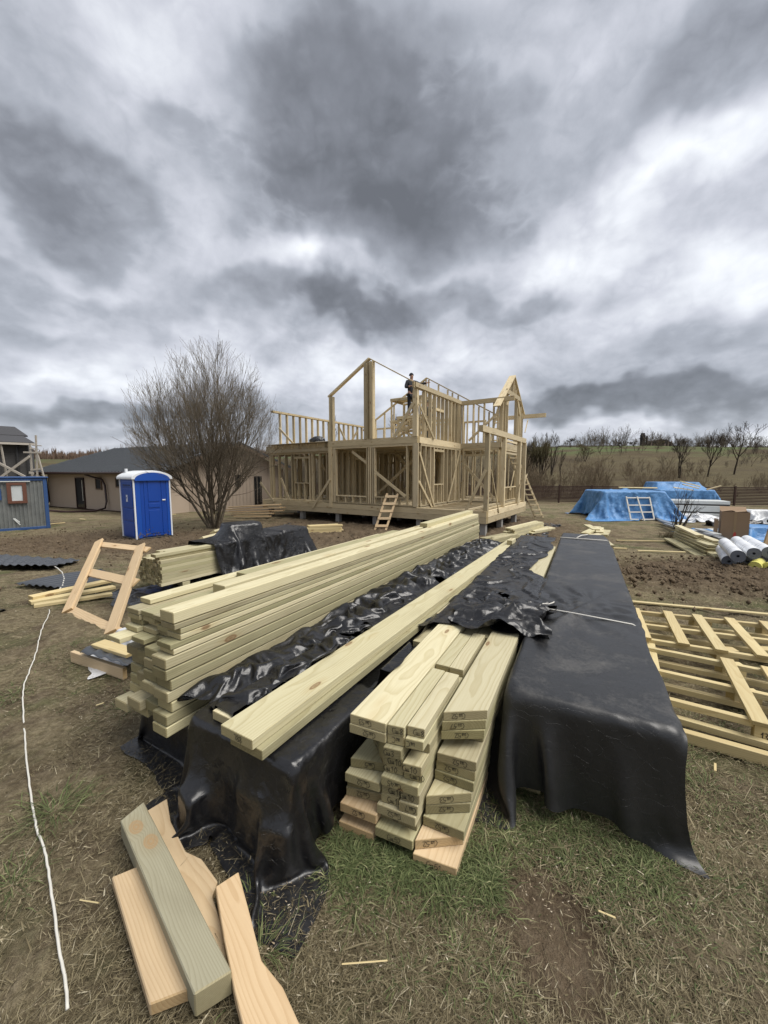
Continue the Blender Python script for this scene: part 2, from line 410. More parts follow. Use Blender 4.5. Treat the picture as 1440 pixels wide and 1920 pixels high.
# ================================================================== GROUND
def build_ground():
    th = np.concatenate([np.linspace(-180, -62, 60, endpoint=False), np.linspace(-62, 62, 560, endpoint=False), np.linspace(62, 180, 60, endpoint=False)])
    rr = np.concatenate([np.geomspace(.25, 30, 560, endpoint=False), np.geomspace(30, 1500, 110)])
    T, RR = np.meshgrid(np.radians(th), rr)
    X = np.sin(T) * RR; Y = np.cos(T) * RR
    Z = gbase(X, Y)
    dm = dirt_mask(X, Y)
    near = np.exp(-(RR / 14) ** 2)
    Z += fbm(X * .9, Y * .9, 3, 3) * .035 * (RR < 60)
    Z += fbm(X * 5, Y * 5, 9, 4, .6) * .016 * (.4 + near)* (RR < 40)
    rid = np.abs(fbm(X * 3.2, Y * 3.2, 21, 4, .55))
    Z += dm * ((.28 - rid) * .34 + fbm(X * 11, Y * 11, 31, 3, .6) * .05)
    Z += fbm(X * 26, Y * 26, 41, 2) * .007 * near
    Z -= .035 * (RR < 40) * (np.exp(-((X - 3.9 - .35 * np.sin(Y * .5)) / .16) ** 2) + np.exp(-((X - 5.4 - .35 * np.sin(Y * .5)) / .16) ** 2)) * sst(3., 5., Y) * (1 - sst(12, 15, Y))
    fp = vn(X * 3.1, Y * 3.1, 91); Z -= .018 * sst(.30, .42, fp) * near
    patch = np.exp(-(((X - .62) / .23) ** 2 + ((Y - 1.27) / .29) ** 2) ** 1.5)
    Z = Z * (1 - patch * .35) - patch * .006
    # far pit spoil heap lines on the hill
    Z += fbm(X * .05, Y * .05, 5, 3) * 1.0 * sst(60, 120, RR) * (RR < 500)
    n, m = X.shape
    v = np.stack([X.ravel(), Y.ravel(), Z.ravel()], 1)
    v = np.vstack([v, [[0, 0, gz(0, 0)]]])
    i, j = np.meshgrid(np.arange(n - 1), np.arange(m), indexing='ij')
    j2 = (j + 1) % m
    f = np.stack([i * m + j, i * m + j2, (i + 1) * m + j2, (i + 1) * m + j], -1).reshape(-1, 4)
    me = mesh_np('ground', v, f[:, ::-1], True)
    a = me.attributes.new('dirt', 'FLOAT', 'POINT')
    a.data.foreach_set('value', np.append(np.clip(dm + patch, 0, 1).ravel(), 0).astype(np.float32))
    o = bpy.data.objects.new('ground', me); place(o, Matrix.Identity(4)); o['kind'] = 'structure'
    # cap below the camera
    t = NT('ground_soil_and_dead_grass'); p = t.pos(); x, y, z = t.sep(p)
    at_ = t.n('ShaderNodeAttribute', attribute_name='dirt').outputs['Fac']
    big = t.noise(p, .55, 5, .6, .4); mid = t.noise(p, 2.6, 6, .62, .3); fine = t.noise(p, 22., 6, .7); vf = t.noise(p, 110., 3, .7)
    soil = t.mix(t.mapr(mid, .35, .7), (.095, .068, .044), (.195, .150, .100))
    soil = t.mix(t.mapr(fine, .45, .75), soil, (.23, .185, .13))
    straw = t.mix(t.mapr(fine, .35, .65), (.135, .110, .062), (.34, .285, .18))
    c = t.mix(t.mapr(t.M('ADD', t.M('MULTIPLY', big, .45), t.M('MULTIPLY', mid, .55)), .38, .54), soil, straw)
    grn = t.mapr(t.noise(t.V('ADD', p, (31., 7., 0.)), 1.1, 5, .65, .4), .50, .66)
    c = t.mix(t.M('MULTIPLY', grn, .75), c, t.mix(t.mapr(fine, .3, .7), (.06, .075, .028), (.14, .16, .065)))
    c = t.mix(t.mapr(at_, .15, .6), c, t.mix(1., soil, (.90, .88, .85), 'MULTIPLY'))
    pale = t.M('MULTIPLY', t.mapr(t.noise(p, 3.3, 5, .7, 1.), .62, .72), t.mapr(vf, .45, .6))
    c = t.mix(t.M('MULTIPLY', pale, .55), c, (.42, .34, .22))
    c = t.mix(t.mapr(vf, .3, .75, 0., .45), c, t.mix(1., c, (.35, .33, .3), 'MULTIPLY'))
    # fields on the far slope
    d = t.M('ADD', y, t.M('MULTIPLY', t.M('ABSOLUTE', x), .12))
    fn = t.noise(t.comb(t.M('MULTIPLY', x, .5), t.M('MULTIPLY', y, 1.), 0.), .09, 7, .65)
    fn2 = t.noise(p, .9, 6, .7)
    field = t.mix(t.mapr(fn, .35, .62), (.075, .056, .032), (.125, .105, .055))
    field = t.mix(t.mapr(fn2, .3, .75, 0., .6), field, (.045, .035, .022))
    gband = t.M('MULTIPLY', t.mapr(t.M('ADD', d, t.M('MULTIPLY', fn, 60.)), 128., 140.), t.mapr(fn, .42, .52, 0., 1.))
    field = t.mix(gband, field, (.085, .105, .042))
    c = t.mix(t.mapr(d, 27., 34.), c, field)
    h = t.M('ADD', t.M('MULTIPLY', fine, 1.3), t.M('ADD', t.M('MULTIPLY', vf, .35), t.M('MULTIPLY', mid, 1.2)))
    t.set(Base_Color=c, Roughness=.95, Specular_IOR_Level=.15, Normal=t.bump(h, .035, 1.))
    me.materials.append(t.m)
build_ground()

def blades(name, cx, cy, length, width, lean, az, mat, curl=.5, rnd=None, lift=0.):
    """thin three-triangle blades; lean 0 = upright, 1 = lying flat"""
    n = len(cx); rnd = nrg.random(n) if rnd is None else rnd
    z0 = gbase(cx, cy) + lift
    dx = np.sin(az); dy = np.cos(az)
    def pt(tt):
        l = np.clip(lean + curl * tt * (1 - lean), 0, 1.15)
        hor = length * tt * np.sin(l * math.pi / 2); ver = length * tt * np.cos(np.minimum(l, 1.05) * math.pi / 2)
        return np.stack([cx + dx * hor, cy + dy * hor, z0 + ver], 1)
    px_, py_ = dy, -dx
    tw = nrg.uniform(-1, 1, n) * .4
    side = np.stack([px_, py_, tw], 1) * width[:, None] * .5
    b = pt(0.); m = pt(.55); tip = pt(1.)
    V_ = np.stack([b - side, b + side, m - side * .8, m + side * .8, tip], 1).reshape(-1, 3)
    k = (np.arange(n) * 5)[:, None]
    F_ = np.concatenate([k + [0, 1, 3], k + [0, 3, 2], k + [2, 3, 4]], 0)
    me = mesh_np(name, V_, F_, False)
    a = me.attributes.new('rnd', 'FLOAT', 'POINT'); a.data.foreach_set('value', np.repeat(rnd, 5).astype(np.float32))
    me.materials.append(mat)
    o = bpy.data.objects.new(name, me); place(o, Matrix.Identity(4))
    o['kind'] = 'stuff'
    return o
def blade_mat(name, stops):
    t = NT(name); r = t.n('ShaderNodeAttribute', attribute_name='rnd').outputs['Fac']
    return t.set(Base_Color=t.ramp(r, stops), Roughness=.75, Specular_IOR_Level=.25)
def build_grass():
    straw = blade_mat('dead_straw', [(0, (.055, .042, .022)), (.4, (.13, .105, .058)), (.8, (.215, .18, .105)), (.965, (.31, .265, .17)), (1, (.48, .43, .31))])
    green = blade_mat('green_grass', [(0, (.045, .058, .020)), (.5, (.085, .108, .040)), (.85, (.15, .17, .07)), (1, (.27, .26, .14))])
    # dead straw, lying, thick close to the camera
    n = 430000
    r = .45 * np.exp(nrg.random(n) ** .8 * math.log(13 / .45)); a = np.radians(nrg.uniform(-56, 56, n))
    x = np.sin(a) * r; y = np.cos(a) * r
    dens = sst(-.75, -.02, fbm(x * 1.3, y * 1.3, 77, 4, .6)) * (1 - .93 * dirt_mask(x, y)) 
    patch = np.exp(-(((x - .62) / .21) ** 2 + ((y - 1.27) / .27) ** 2 + .35 * fbm(x * 6, y * 6, 7, 3)) ** 2); dens *= 1 - .97 * patch
    k = nrg.random(n) < dens; x, y, r = x[k], y[k], r[k]; n = len(x)
    L_ = nrg.uniform(.012, .055, n) * (1 + (nrg.random(n) < .04) * 1.6); w = nrg.uniform(.0007, .0017, n) * (1 + (nrg.random(n) < .08) * 1.6) * (1 + r * .22)
    lean = np.clip(nrg.normal(.86, .13, n), .3, 1.0)
    az = 2.2 + nrg.normal(0, 1.2, n) + fbm(x * .8, y * .8, 5, 2) * 4
    o = blades('dead_grass', x, y, L_, w, lean, az, straw, .35, lift=nrg.uniform(0, .012, n))
    o['label'] = 'dry tangled straw coloured grass covering the trampled ground'
    # green tufts
    cs = []
    def cl(cx, cy, rad, cnt, h): cs.append((cx, cy, rad, cnt, h))
    s = at(700, 1600)
    for k in range(95):      # along the foot of the marked pile and to its right
        t = rng.random(); px = 620 + t * 330; py = 1590 + rng.gauss(20, 35) + t * 40
        q = at(px, py); cl(q.x, q.y, .045, 60, .08)
    for k in range(90):
        px = rng.uniform(900, 1250); py = 1450 + rng.random() ** 1.2 * 130 + (px - 900) * .25
        q = at(px, py); cl(q.x, q.y, .05, 45, .065)
    for px, py, rad, cnt, h in ((100, 1525, .08, 170, .13), (490, 1790, .05, 110, .10), (470, 1690, .05, 80, .08), (20, 1660, .09, 120, .08), (30, 1300, .15, 130, .07), (230, 1330, .12, 120, .06),
                                (1200, 1640, .12, 260, .075), (1240, 1700, .1, 160, .07), (1330, 1480, .15, 160, .07), (1180, 1580, .12, 220, .07), (1080, 1620, .1, 130, .07), (860, 1790, .08, 150, .06), (760, 1820, .1, 140, .05),
                                (960, 1590, .1, 200, .07), (930, 1860, .08, 130, .06), (1260, 1450, .1, 130, .07), (330, 1240, .1, 60, .06), (130, 1215, .2, 120, .07), (1330, 1650, .1, 130, .05), (1150, 1690, .08, 170, .06)):
        q = at(px, py); cl(q.x, q.y, rad, cnt, h)
    for k in range(1900):
        rr = .6 * math.exp(rng.random() * math.log(10 / .6)); aa = R(rng.uniform(-55, 55)); X_, Y_ = math.sin(aa) * rr, math.cos(aa) * rr
        if dirt_mask(np.array(X_), np.array(Y_)) > .25: continue
        if float(fbm(np.array([X_ * .9]), np.array([Y_ * .9]), 55, 3)[0]) < -.12: continue
        cl(X_, Y_, rng.uniform(.05, .2), int(rng.uniform(20, 70)), rng.uniform(.02, .045))
    xs, ys, ls, ws, le, azz, rn_ = [], [], [], [], [], [], []
    for cx, cy, rad, cnt, h in cs:
        a = nrg.uniform(0, 6.283, cnt); q = np.abs(nrg.normal(0, rad, cnt))
        xs.append(cx + np.cos(a) * q); ys.append(cy + np.sin(a) * q); ls.append(h * nrg.uniform(.5, 1.3, cnt)); ws.append(nrg.uniform(.0018, .0042, cnt) * (1 + .1 * cy))
        le.append(np.clip(.15 + nrg.uniform(0, .5, cnt), 0, 1)); azz.append(math.pi / 2 - a + nrg.normal(0, .7, cnt)); rn_.append(np.clip(nrg.random(cnt) * .9 + rng.uniform(-.15, .15), 0, 1))
    cat = np.concatenate
    xa, ya = np.concatenate(xs), np.concatenate(ys); kk = ~((np.abs((xa - .62) / .19) ** 2 + np.abs((ya - 1.27) / .25) ** 2 < 1) & (nrg.random(len(xa)) < .93))
    xs, ys, ls, ws, le, azz, rn_ = ([np.concatenate(q)[kk]] for q in (xs, ys, ls, ws, le, azz, rn_))
    o = blades('green_grass', cat(xs), cat(ys), cat(ls), cat(ws), cat(le), cat(azz), green, .8, cat(rn_))
    o['label'] = 'green spring grass tufts growing through the dead grass'
    # fresh woodchips and litter
    n = 2600
    hot = [at(90, 1290), at(170, 1330), at(60, 1240), at(1350, 1560), at(1200, 1650), at(640, 1700), at(950, 1640), at(500, 1700)]
    c = nrg.integers(0, len(hot), n); hx = np.array([q.x for q in hot])[c]; hy = np.array([q.y for q in hot])[c]
    x = hx + nrg.normal(0, .16, n) * (1 + .25 * hy); y = hy + nrg.normal(0, .10, n) * (1 + .25 * hy)
    k = nrg.random(n) < .3; x[k] = nrg.uniform(-4, 4, k.sum()); y[k] = nrg.uniform(.8, 6, k.sum())
    k = y > .5; x, y = x[k], y[k]; n = len(x)
    chip = blade_mat('pale_woodchips', [(0, (.16, .12, .08)), (.6, (.30, .24, .16)), (1, (.50, .44, .34))])
    o = blades('wood_chips', x, y, nrg.uniform(.004, .014, n), nrg.uniform(.002, .005, n), np.full(n, .97), nrg.uniform(0, 6.28, n), chip, 0., lift=nrg.uniform(.008, .02, n))
    o['label'] = 'pale sawdust and chips scattered over the grass'
    # clods on the disturbed soil
    n = 9000
    x = np.concatenate([nrg.normal(-8.5, 4., n // 2), nrg.normal(6.3, 2., n // 2)]); y = np.concatenate([nrg.normal(11.3, 2.4, n // 2), nrg.normal(6.8, 1.3, n // 2)])
    k = (y > 2) & (nrg.random(n) < dirt_mask(x, y) + .1); x, y = x[k], y[k]; n = len(x)
    s = .008 + .05 * nrg.random(n) ** 2.2; z = gbase(x, y) + .03
    oct_ = np.array([[1, 0, 0], [-1, 0, 0], [0, 1, 0], [0, -1, 0], [0, 0, 1], [0, 0, -1.]])
    v = (oct_[None] * s[:, None, None] * nrg.uniform(.5, 1.2, (n, 6, 1)) + np.stack([x, y, z], 1)[:, None]).reshape(-1, 3)
    ft = np.array([[0, 2, 4], [2, 1, 4], [1, 3, 4], [3, 0, 4], [2, 0, 5], [1, 2, 5], [3, 1, 5], [0, 3, 5]])
    f = ((np.arange(n) * 6)[:, None, None] + ft[None]).reshape(-1, 3)
    me = mesh_np('soil_clods', v, f); t = NT('dug_soil'); nn = t.noise(t.pos(), 9., 5, .7)
    t.set(Base_Color=t.mix(t.mapr(nn, .35, .65), (.065, .047, .03), (.16, .122, .082)), Roughness=.95, Specular_IOR_Level=.1); me.materials.append(t.m)
    o = bpy.data.objects.new('soil_clods', me); place(o, Matrix.Identity(4)); o['kind'] = 'stuff'; o['label'] = 'lumps of dug brown soil lying on the churned ground'
build_grass()

# ================================================================== TREES
def prisms(segs, sides=3):
    """segs: array (n,8): p0 xyz, p1 xyz, r0, r1 -> tapered prisms"""
    s = np.asarray(segs, float); n = len(s)
    p0, p1 = s[:, :3], s[:, 3:6]; d = p1 - p0; d /= np.linalg.norm(d, axis=1)[:, None] + 1e-9
    ref = np.where(np.abs(d[:, 2:3]) < .9, [[0, 0, 1.]], [[1., 0, 0]])
    a = np.cross(d, ref); a /= np.linalg.norm(a, axis=1)[:, None] + 1e-9; b = np.cross(d, a)
    q = np.arange(sides) * 2 * math.pi / sides
    ring = np.cos(q)[None, :, None] * a[:, None] + np.sin(q)[None, :, None] * b[:, None]
    v = np.concatenate([p0[:, None] + ring * s[:, 6][:, None, None], p1[:, None] + ring * s[:, 7][:, None, None]], 1).reshape(-1, 3)
    base = (np.arange(n) * 2 * sides)[:, None]
    f = np.concatenate([base + [k, (k + 1) % sides, sides + (k + 1) % sides, sides + k] for k in range(sides)], 0)
    return v, f
def grow(rg, p, d, L_, r, lev, out, spread=.55, up=.12, wob=.12, nb=(4, 6), minr=.004, k=5, taper=.35):
    """recursive branch; out: dict level -> list of segments"""
    p = np.array(p, float); d = np.array(d, float); d /= np.linalg.norm(d)
    pts = [p.copy()]; dirs = []
    for i in range(k):
        d = d + rg.normal(0, wob, 3) + np.array([0, 0, up]); d /= np.linalg.norm(d)
        q = p + d * L_ / k
        r0 = r * (1 - (1 - taper) * i / k); r1 = r * (1 - (1 - taper) * (i + 1) / k)
        out.setdefault(lev, []).append((*p, *q, max(r0, minr), max(r1, minr))); p = q; pts.append(p.copy()); dirs.append(d.copy())
    if lev <= 0: return
    for j in range(rg.integers(nb[0], nb[1] + 1)):
        t = rg.uniform(.25, 1.); i = min(int(t * k), k - 1)
        b = pts[i] + (pts[i + 1] - pts[i]) * (t * k - i if t < 1 else 1)
        ax = rg.normal(0, 1, 3); ax -= dirs[i] * ax.dot(dirs[i]); ax /= np.linalg.norm(ax)
        nd = dirs[i] * math.cos(spread) + ax * math.sin(spread) * rg.uniform(.7, 1.3)
        grow(rg, b, nd, L_ * rg.uniform(.5, .8) * (1.1 - .45 * t), r * (1 - (1 - taper) * t) * .62, lev - 1, out, spread, up, wob, nb, minr, max(3, k - 1), taper)
def bark_mat(name, a, b):
    t = NT(name); n = t.noise(t.pos(), 14., 5, .65)
    return t.set(Base_Color=t.mix(t.mapr(n, .35, .7), a, b), Roughness=.9, Specular_IOR_Level=.15)
BARK = bark_mat('grey_brown_bark', (.060, .048, .034), (.150, .125, .092))
TWIG = bark_mat('pale_twigs', (.11, .09, .065), (.23, .195, .145))
BARKD = bark_mat('dark_bark', (.030, .024, .019), (.075, .060, .045))
BUD = bark_mat('budding_twigs', (.075, .062, .034), (.14, .12, .06))
def tree_parts(root, out, trunk_levels, bark, twig, sides=(6, 3), minz=None):
    inv = np.array(WM[root].inverted())
    for name, levs, sd, m in (('trunk', [l for l in out if l in trunk_levels], sides[0], bark), ('crown', [l for l in out if l not in trunk_levels], sides[1], twig)):
        segs = [q for l in levs for q in out[l]]
        if not segs: continue
        v, f = prisms(segs, sd); v = v @ inv[:3, :3].T + inv[:3, 3]
        me = mesh_np(name, v, f, sd > 3); me.materials.append(m)
        o = bpy.data.objects.new(name, me); place(o, WM[root].copy(), root)
def big_tree():
    b = at(402, 990); b.z = gz(b.x, b.y) - .05
    root = thing('bare_tree', 'large bare spreading tree with many upright stems beside the blue toilet cabin', 'tree', b)
    rg = np.random.default_rng(5); out = {}
    for i in range(10):
        a = i * 2 * math.pi / 10 + rg.uniform(-.2, .2); s = .10 + .95 * ((i * 3) % 10) / 10
        d = (math.cos(a) * s, math.sin(a) * s, 1.)
        grow(rg, (b.x + math.cos(a) * .18, b.y + math.sin(a) * .18, b.z), d, 4.3 * (1.05 - .22 * s) * rg.uniform(.9, 1.1), .056, 3, out, .50, .09, .07, (8, 9), .0032, 6, .3)
    for i in range(9):
        a = i * 2 * math.pi / 9 + rg.uniform(-.3, .3); d = (math.cos(a) * 1.5, math.sin(a) * 1.5, 1.)
        grow(rg, (b.x + math.cos(a) * .1, b.y + math.sin(a) * .1, b.z + rg.uniform(.2, 1.3)), d, 2.9 * rg.uniform(.85, 1.1), .030, 3, out, .55, .06, .08, (7, 8), .0032, 6, .3)
    allp = np.concatenate([np.array(v)[:, 3:6] for v in out.values()]); c = np.array([b.x, b.y, b.z])
    hx = np.quantile(np.abs(allp[:, 0] - b.x), .985); hy = np.quantile(np.abs(allp[:, 1] - b.y), .985); hz = np.quantile(allp[:, 2] - b.z, .995)
    k = np.array([3.15 / hx, 3.0 / hy, 7.7 / hz]); cen = np.array([b.x - .1, b.y, b.z + 4.15])
    for l in list(out):
        s = np.array(out[l])
        for q in (0, 3): s[:, q:q + 3] = c + (s[:, q:q + 3] - c) * k
        if l <= 1:
            m = (s[:, 3:6] - cen) / (np.array([2.85, 2.85, 3.2]) * nrg.uniform(.90, 1.04, (len(s), 1))); s = s[(np.linalg.norm(m, axis=1) < 1.0) & (s[:, 5] > b.z + .35)]
        out[l] = s
    tree_parts(root, out, (3, 2), BARK, TWIG)
big_tree()
def far_tree(name, label, px, ytop, Y, wpx, seed, group, stems=1, lev=3, twig=None, bark=None, nb=(4, 5), spread=.5, minr=None, cat='tree'):
    p = at_y(px, 860, Y); p.z = gz(p.x, p.y) - .1
    top = HC + (888 - ytop) / FPX * Y; Ht = top - p.z; Wd = wpx / FPX * Y
    root = thing(name, label, cat, p, group=group); rg = np.random.default_rng(seed); out = {}
    mr = minr or Y * .00028
    for i in range(stems):
        a = rg.uniform(0, 6.28); s = 0 if stems == 1 else rg.uniform(.05, .5)
        grow(rg, (p.x + rg.normal(0, .05 * stems), p.y, p.z), (math.cos(a) * s, math.sin(a) * s, 1), Ht * .62, Ht * .018 + mr, lev, out, spread, .10, .07, nb, mr, 5, .3)
    s = np.concatenate([np.array(v) for v in out.values()])
    hx = np.abs(s[:, 3] - p.x).max(); hz = s[:, 5].max() - p.z
    for l in out:
        q = np.array(out[l])
        for c0 in (0, 3):
            q[:, c0] = p.x + (q[:, c0] - p.x) * (Wd / 2) / hx; q[:, c0 + 1] = p.y + (q[:, c0 + 1] - p.y) * (Wd / 2) / hx
            q[:, c0 + 2] = p.z + (q[:, c0 + 2] - p.z) * Ht / hz
        out[l] = q
    tree_parts(root, out, (lev,) if lev < 3 else (lev, lev - 1), bark or BARKD, twig or BARKD, (4, 3))
    return root
G1 = 'bare trees on the slope beyond the fence'
far_tree('bare_tree', 'widest crowned bare tree beyond the fence at the far right of the photo', 1378, 792, 58, 112, 1, G1, nb=(5, 6))
far_tree('bare_tree', 'tall narrow bare tree just left of the widest crowned one beyond the fence', 1330, 806, 56, 46, 2, G1, nb=(5, 6), spread=.38)
far_tree('bare_tree', 'dense bare tree beyond the fence above the blue tarpaulin piles', 1277, 812, 55, 66, 3, G1, stems=2)
far_tree('bare_tree', 'small rounded bare tree between the lattice mast and the photo edge', 1412, 818, 90, 56, 4, G1)
far_tree('bare_tree', 'slim bare tree on the hill left of the dark chimneys', 1166, 822, 96, 32, 5, G1)
far_tree('bare_tree', 'bare tree touching the dark chimneys on their left', 1188, 828, 100, 26, 6, G1)
far_tree('bare_tree', 'rounded budding tree right of the dark chimneys', 1233, 828, 110, 22, 7, G1, twig=BUD)
far_tree('bare_tree', 'small bare tree on the horizon above the long dark shed', 1070, 822, 120, 24, 8, G1)
far_tree('bare_tree', 'pair of budding stems at the right end of the long dark shed', 1100, 826, 78, 46, 9, G1, stems=2, twig=BUD)
far_tree('bare_tree', 'tall thin bare tree nearest the right ladder of the timber house', 1036, 808, 60, 40, 10, G1, stems=2, nb=(3, 4), spread=.35)
far_tree('bare_tree', 'dense grey green tree just right of the timber house behind the fence', 1008, 818, 46, 62, 11, G1, stems=5, twig=BUD, nb=(5, 6), spread=.4)
far_tree('bare_tree', 'bushy grey tree seen through the right end of the timber frame', 985, 824, 48, 60, 12, G1, stems=5, nb=(5, 6), spread=.4)
far_tree('bare_tree', 'thin bare tree rising behind the left wing of the timber house', 622, 770, 40, 34, 13, G1, spread=.35)
far_tree('bare_tree', 'bare tree behind the scaffold stage of the timber house', 745, 778, 44, 50, 14, G1)
far_tree('bare_tree', 'small bare tree on the skyline above the cardboard box', 1310, 835, 120, 26, 15, G1)
far_tree('bare_tree', 'thin bare sapling standing in front of the green field strip', 1052, 842, 47, 22, 16, G1, nb=(3, 4), spread=.3)
far_tree('bare_tree', 'bare tree at the skyline right of the rounded budding tree', 1258, 836, 120, 22, 17, G1)
# thickets: joined, uncountable
def thicket(name, label, n, xf, yf, h, m, seed, r=.012, fan=.25):
    rg = np.random.default_rng(seed); x = xf(rg, n); y = yf(rg, n); z = gbase(x, y) - .1
    hh = h[0] + (h[1] - h[0]) * rg.random(n) ** 1.6 * (0.6 + .8 * sst(-.3, .3, fbm(x * .12, y * .12, seed, 3)))
    segs = []
    for k in range(7):
        dx = rg.normal(0, fan, n); dy = rg.normal(0, fan, n)
        b = rg.uniform(0, .55, n) * (k > 0); l = hh * (1 - b) * rg.uniform(.45, 1.0, n)
        if k == 0: l = hh; dx *= .3; dy *= .3
        x0, y0, z0 = x + rg.normal(0, .1, n), y, z + hh * b
        rr = r * (1 if k == 0 else .62) * (1 + y / 60)
        mx_, my_, mz_ = x0 + dx * l * .4, y0 + dy * l * .4, z0 + l * .5
        segs.append(np.stack([x0, y0, z0, mx_, my_, mz_, rr, rr * .75], 1))
        segs.append(np.stack([mx_, my_, mz_, mx_ + dx * l * .45, my_ + dy * l * .45, mz_ + l * .5, rr * .75, rr * .25], 1))
    v, f = prisms(np.concatenate(segs), 3); me = mesh_np(name, v, f); me.materials.append(m)
    o = bpy.data.objects.new(name, me); place(o, Matrix.Identity(4)); o['kind'] = 'stuff'; o['label'] = label
SCRUB = bark_mat('scrub_stems', (.10, .075, .048), (.21, .165, .11))
U_ = lambda a, b: (lambda rg, n: rg.uniform(a, b, n))
def bushes(name, label, n, xr, yr, hr, m, seed, clump=.12):
    rg = np.random.default_rng(seed); protos = []
    for k in range(5):
        out = {}
        for i in range(rg.integers(3, 7)):
            a = rg.uniform(0, 6.28); sp = rg.uniform(.1, .7)
            grow(rg, (rg.normal(0, .06), rg.normal(0, .06), 0), (math.cos(a) * sp, math.sin(a) * sp, 1), .62 * rg.uniform(.7, 1.1), .012, 2, out, .5, .08, .09, (3, 4), .0022, 4, .3)
        q = np.concatenate([np.array(v) for v in out.values()]); q[:, :6] /= q[:, 5].max(); protos.append(q)
    segs = []
    while len(segs) < n:
        x = rg.uniform(*xr); y = yr[0] + (yr[1] - yr[0]) * rg.random() ** 1.3
        c = float(fbm(np.array([x * clump]), np.array([y * clump]), seed, 3)[0])
        if rg.random() > .5 + c * 2.2: continue
        h = (hr[0] + (hr[1] - hr[0]) * rg.random() ** 1.5) * (1 + c); q = protos[rg.integers(5)].copy(); a = rg.uniform(0, 6.28); ca, sa = math.cos(a), math.sin(a)
        for o in (0, 3):
            X_ = q[:, o] * ca - q[:, o + 1] * sa; Y_ = q[:, o] * sa + q[:, o + 1] * ca
            q[:, o] = x + X_ * h * .9; q[:, o + 1] = y + Y_ * h * .9; q[:, o + 2] = gz(x, y) - .1 + q[:, o + 2] * h
        q[:, 6:] = q[:, 6:] * h * .55 + y * .00008; segs.append(q)
    v, f = prisms(np.concatenate(segs), 3); me = mesh_np(name, v, f); me.materials.append(m)
    o = bpy.data.objects.new(name, me); place(o, Matrix.Identity(4)); o['kind'] = 'stuff'; o['label'] = label
bushes('thicket', 'bare brown scrub growing on the slope behind the slatted fence', 260, (1, 62), (33, 62), (.8, 2.7), SCRUB, 3)
bushes('thicket', 'denser bare thicket just behind the fence right of the timber house', 90, (8, 19), (33, 46), (1.8, 4.4), SCRUB, 4)
bushes('scrub', 'low bare bushes dotted over the upper part of the slope', 190, (5, 120), (62, 125), (1.2, 3.4), BARK, 14, .05)
bushes('scrub', 'line of bare bushes and small trees along the skyline', 230, (15, 160), (118, 150), (1.6, 5.0), BARK, 15, .04)
thicket('scrub', 'low distant scrub along the crest of the slope', 900, U_(15, 150), U_(112, 150), (.4, 1.2), BARK, 6, .015, .5)
thicket('far_wood', 'far reddish birch wood on the skyline behind the brown house', 2600, U_(-170, -30), U_(125, 150), (1.6, 4.2), bark_mat('far_birch', (.13, .085, .06), (.22, .16, .12)), 8, .05, .2)
thicket('scrub', 'bare scrub visible through the timber frame behind the house', 1300, U_(-16, 6), U_(34, 60), (1., 4.), BARK, 9, .014)

# ================================================================== FENCE
def fence():
    A = Vector((-6.0, 33.2, 0)); B = Vector((36.0, 22.4, 0)); d = (B - A).normalized(); Ln = (B - A).length
    root = thing('slatted_fence', 'long dark brown horizontal slat fence crossing behind the tarpaulin piles', 'fence', (A.x, A.y, -.45), math.atan2(d.y, d.x))
    m = plain('dark_brown_slats', (.055, .028, .020), .5); zt = 1.27; nb_ = 20; bay = Ln / nb_
    pm = MB().box((-.05, -.05, -.2), (.05, .05, zt + .06)).mesh('fence_post', .004); pm.materials.append(m)
    sm = MB().box((.05, -.012, -.033), (bay - .05, .012, .033)).mesh('slat', .002); sm.materials.append(m)
    for i in range(nb_ + 1):
        o = bpy.data.objects.new('fence_post', pm); place(o, WM[root] @ Matrix.Translation((i * bay, 0, 0)), root)
        if i < nb_:
            for k in range(12):
                o = bpy.data.objects.new('slat', sm); place(o, WM[root] @ Matrix.Translation((i * bay, 0, .12 + k * .1)) @ Matrix.Rotation(rng.gauss(0, .0012), 4, 'Y'), root)
fence()

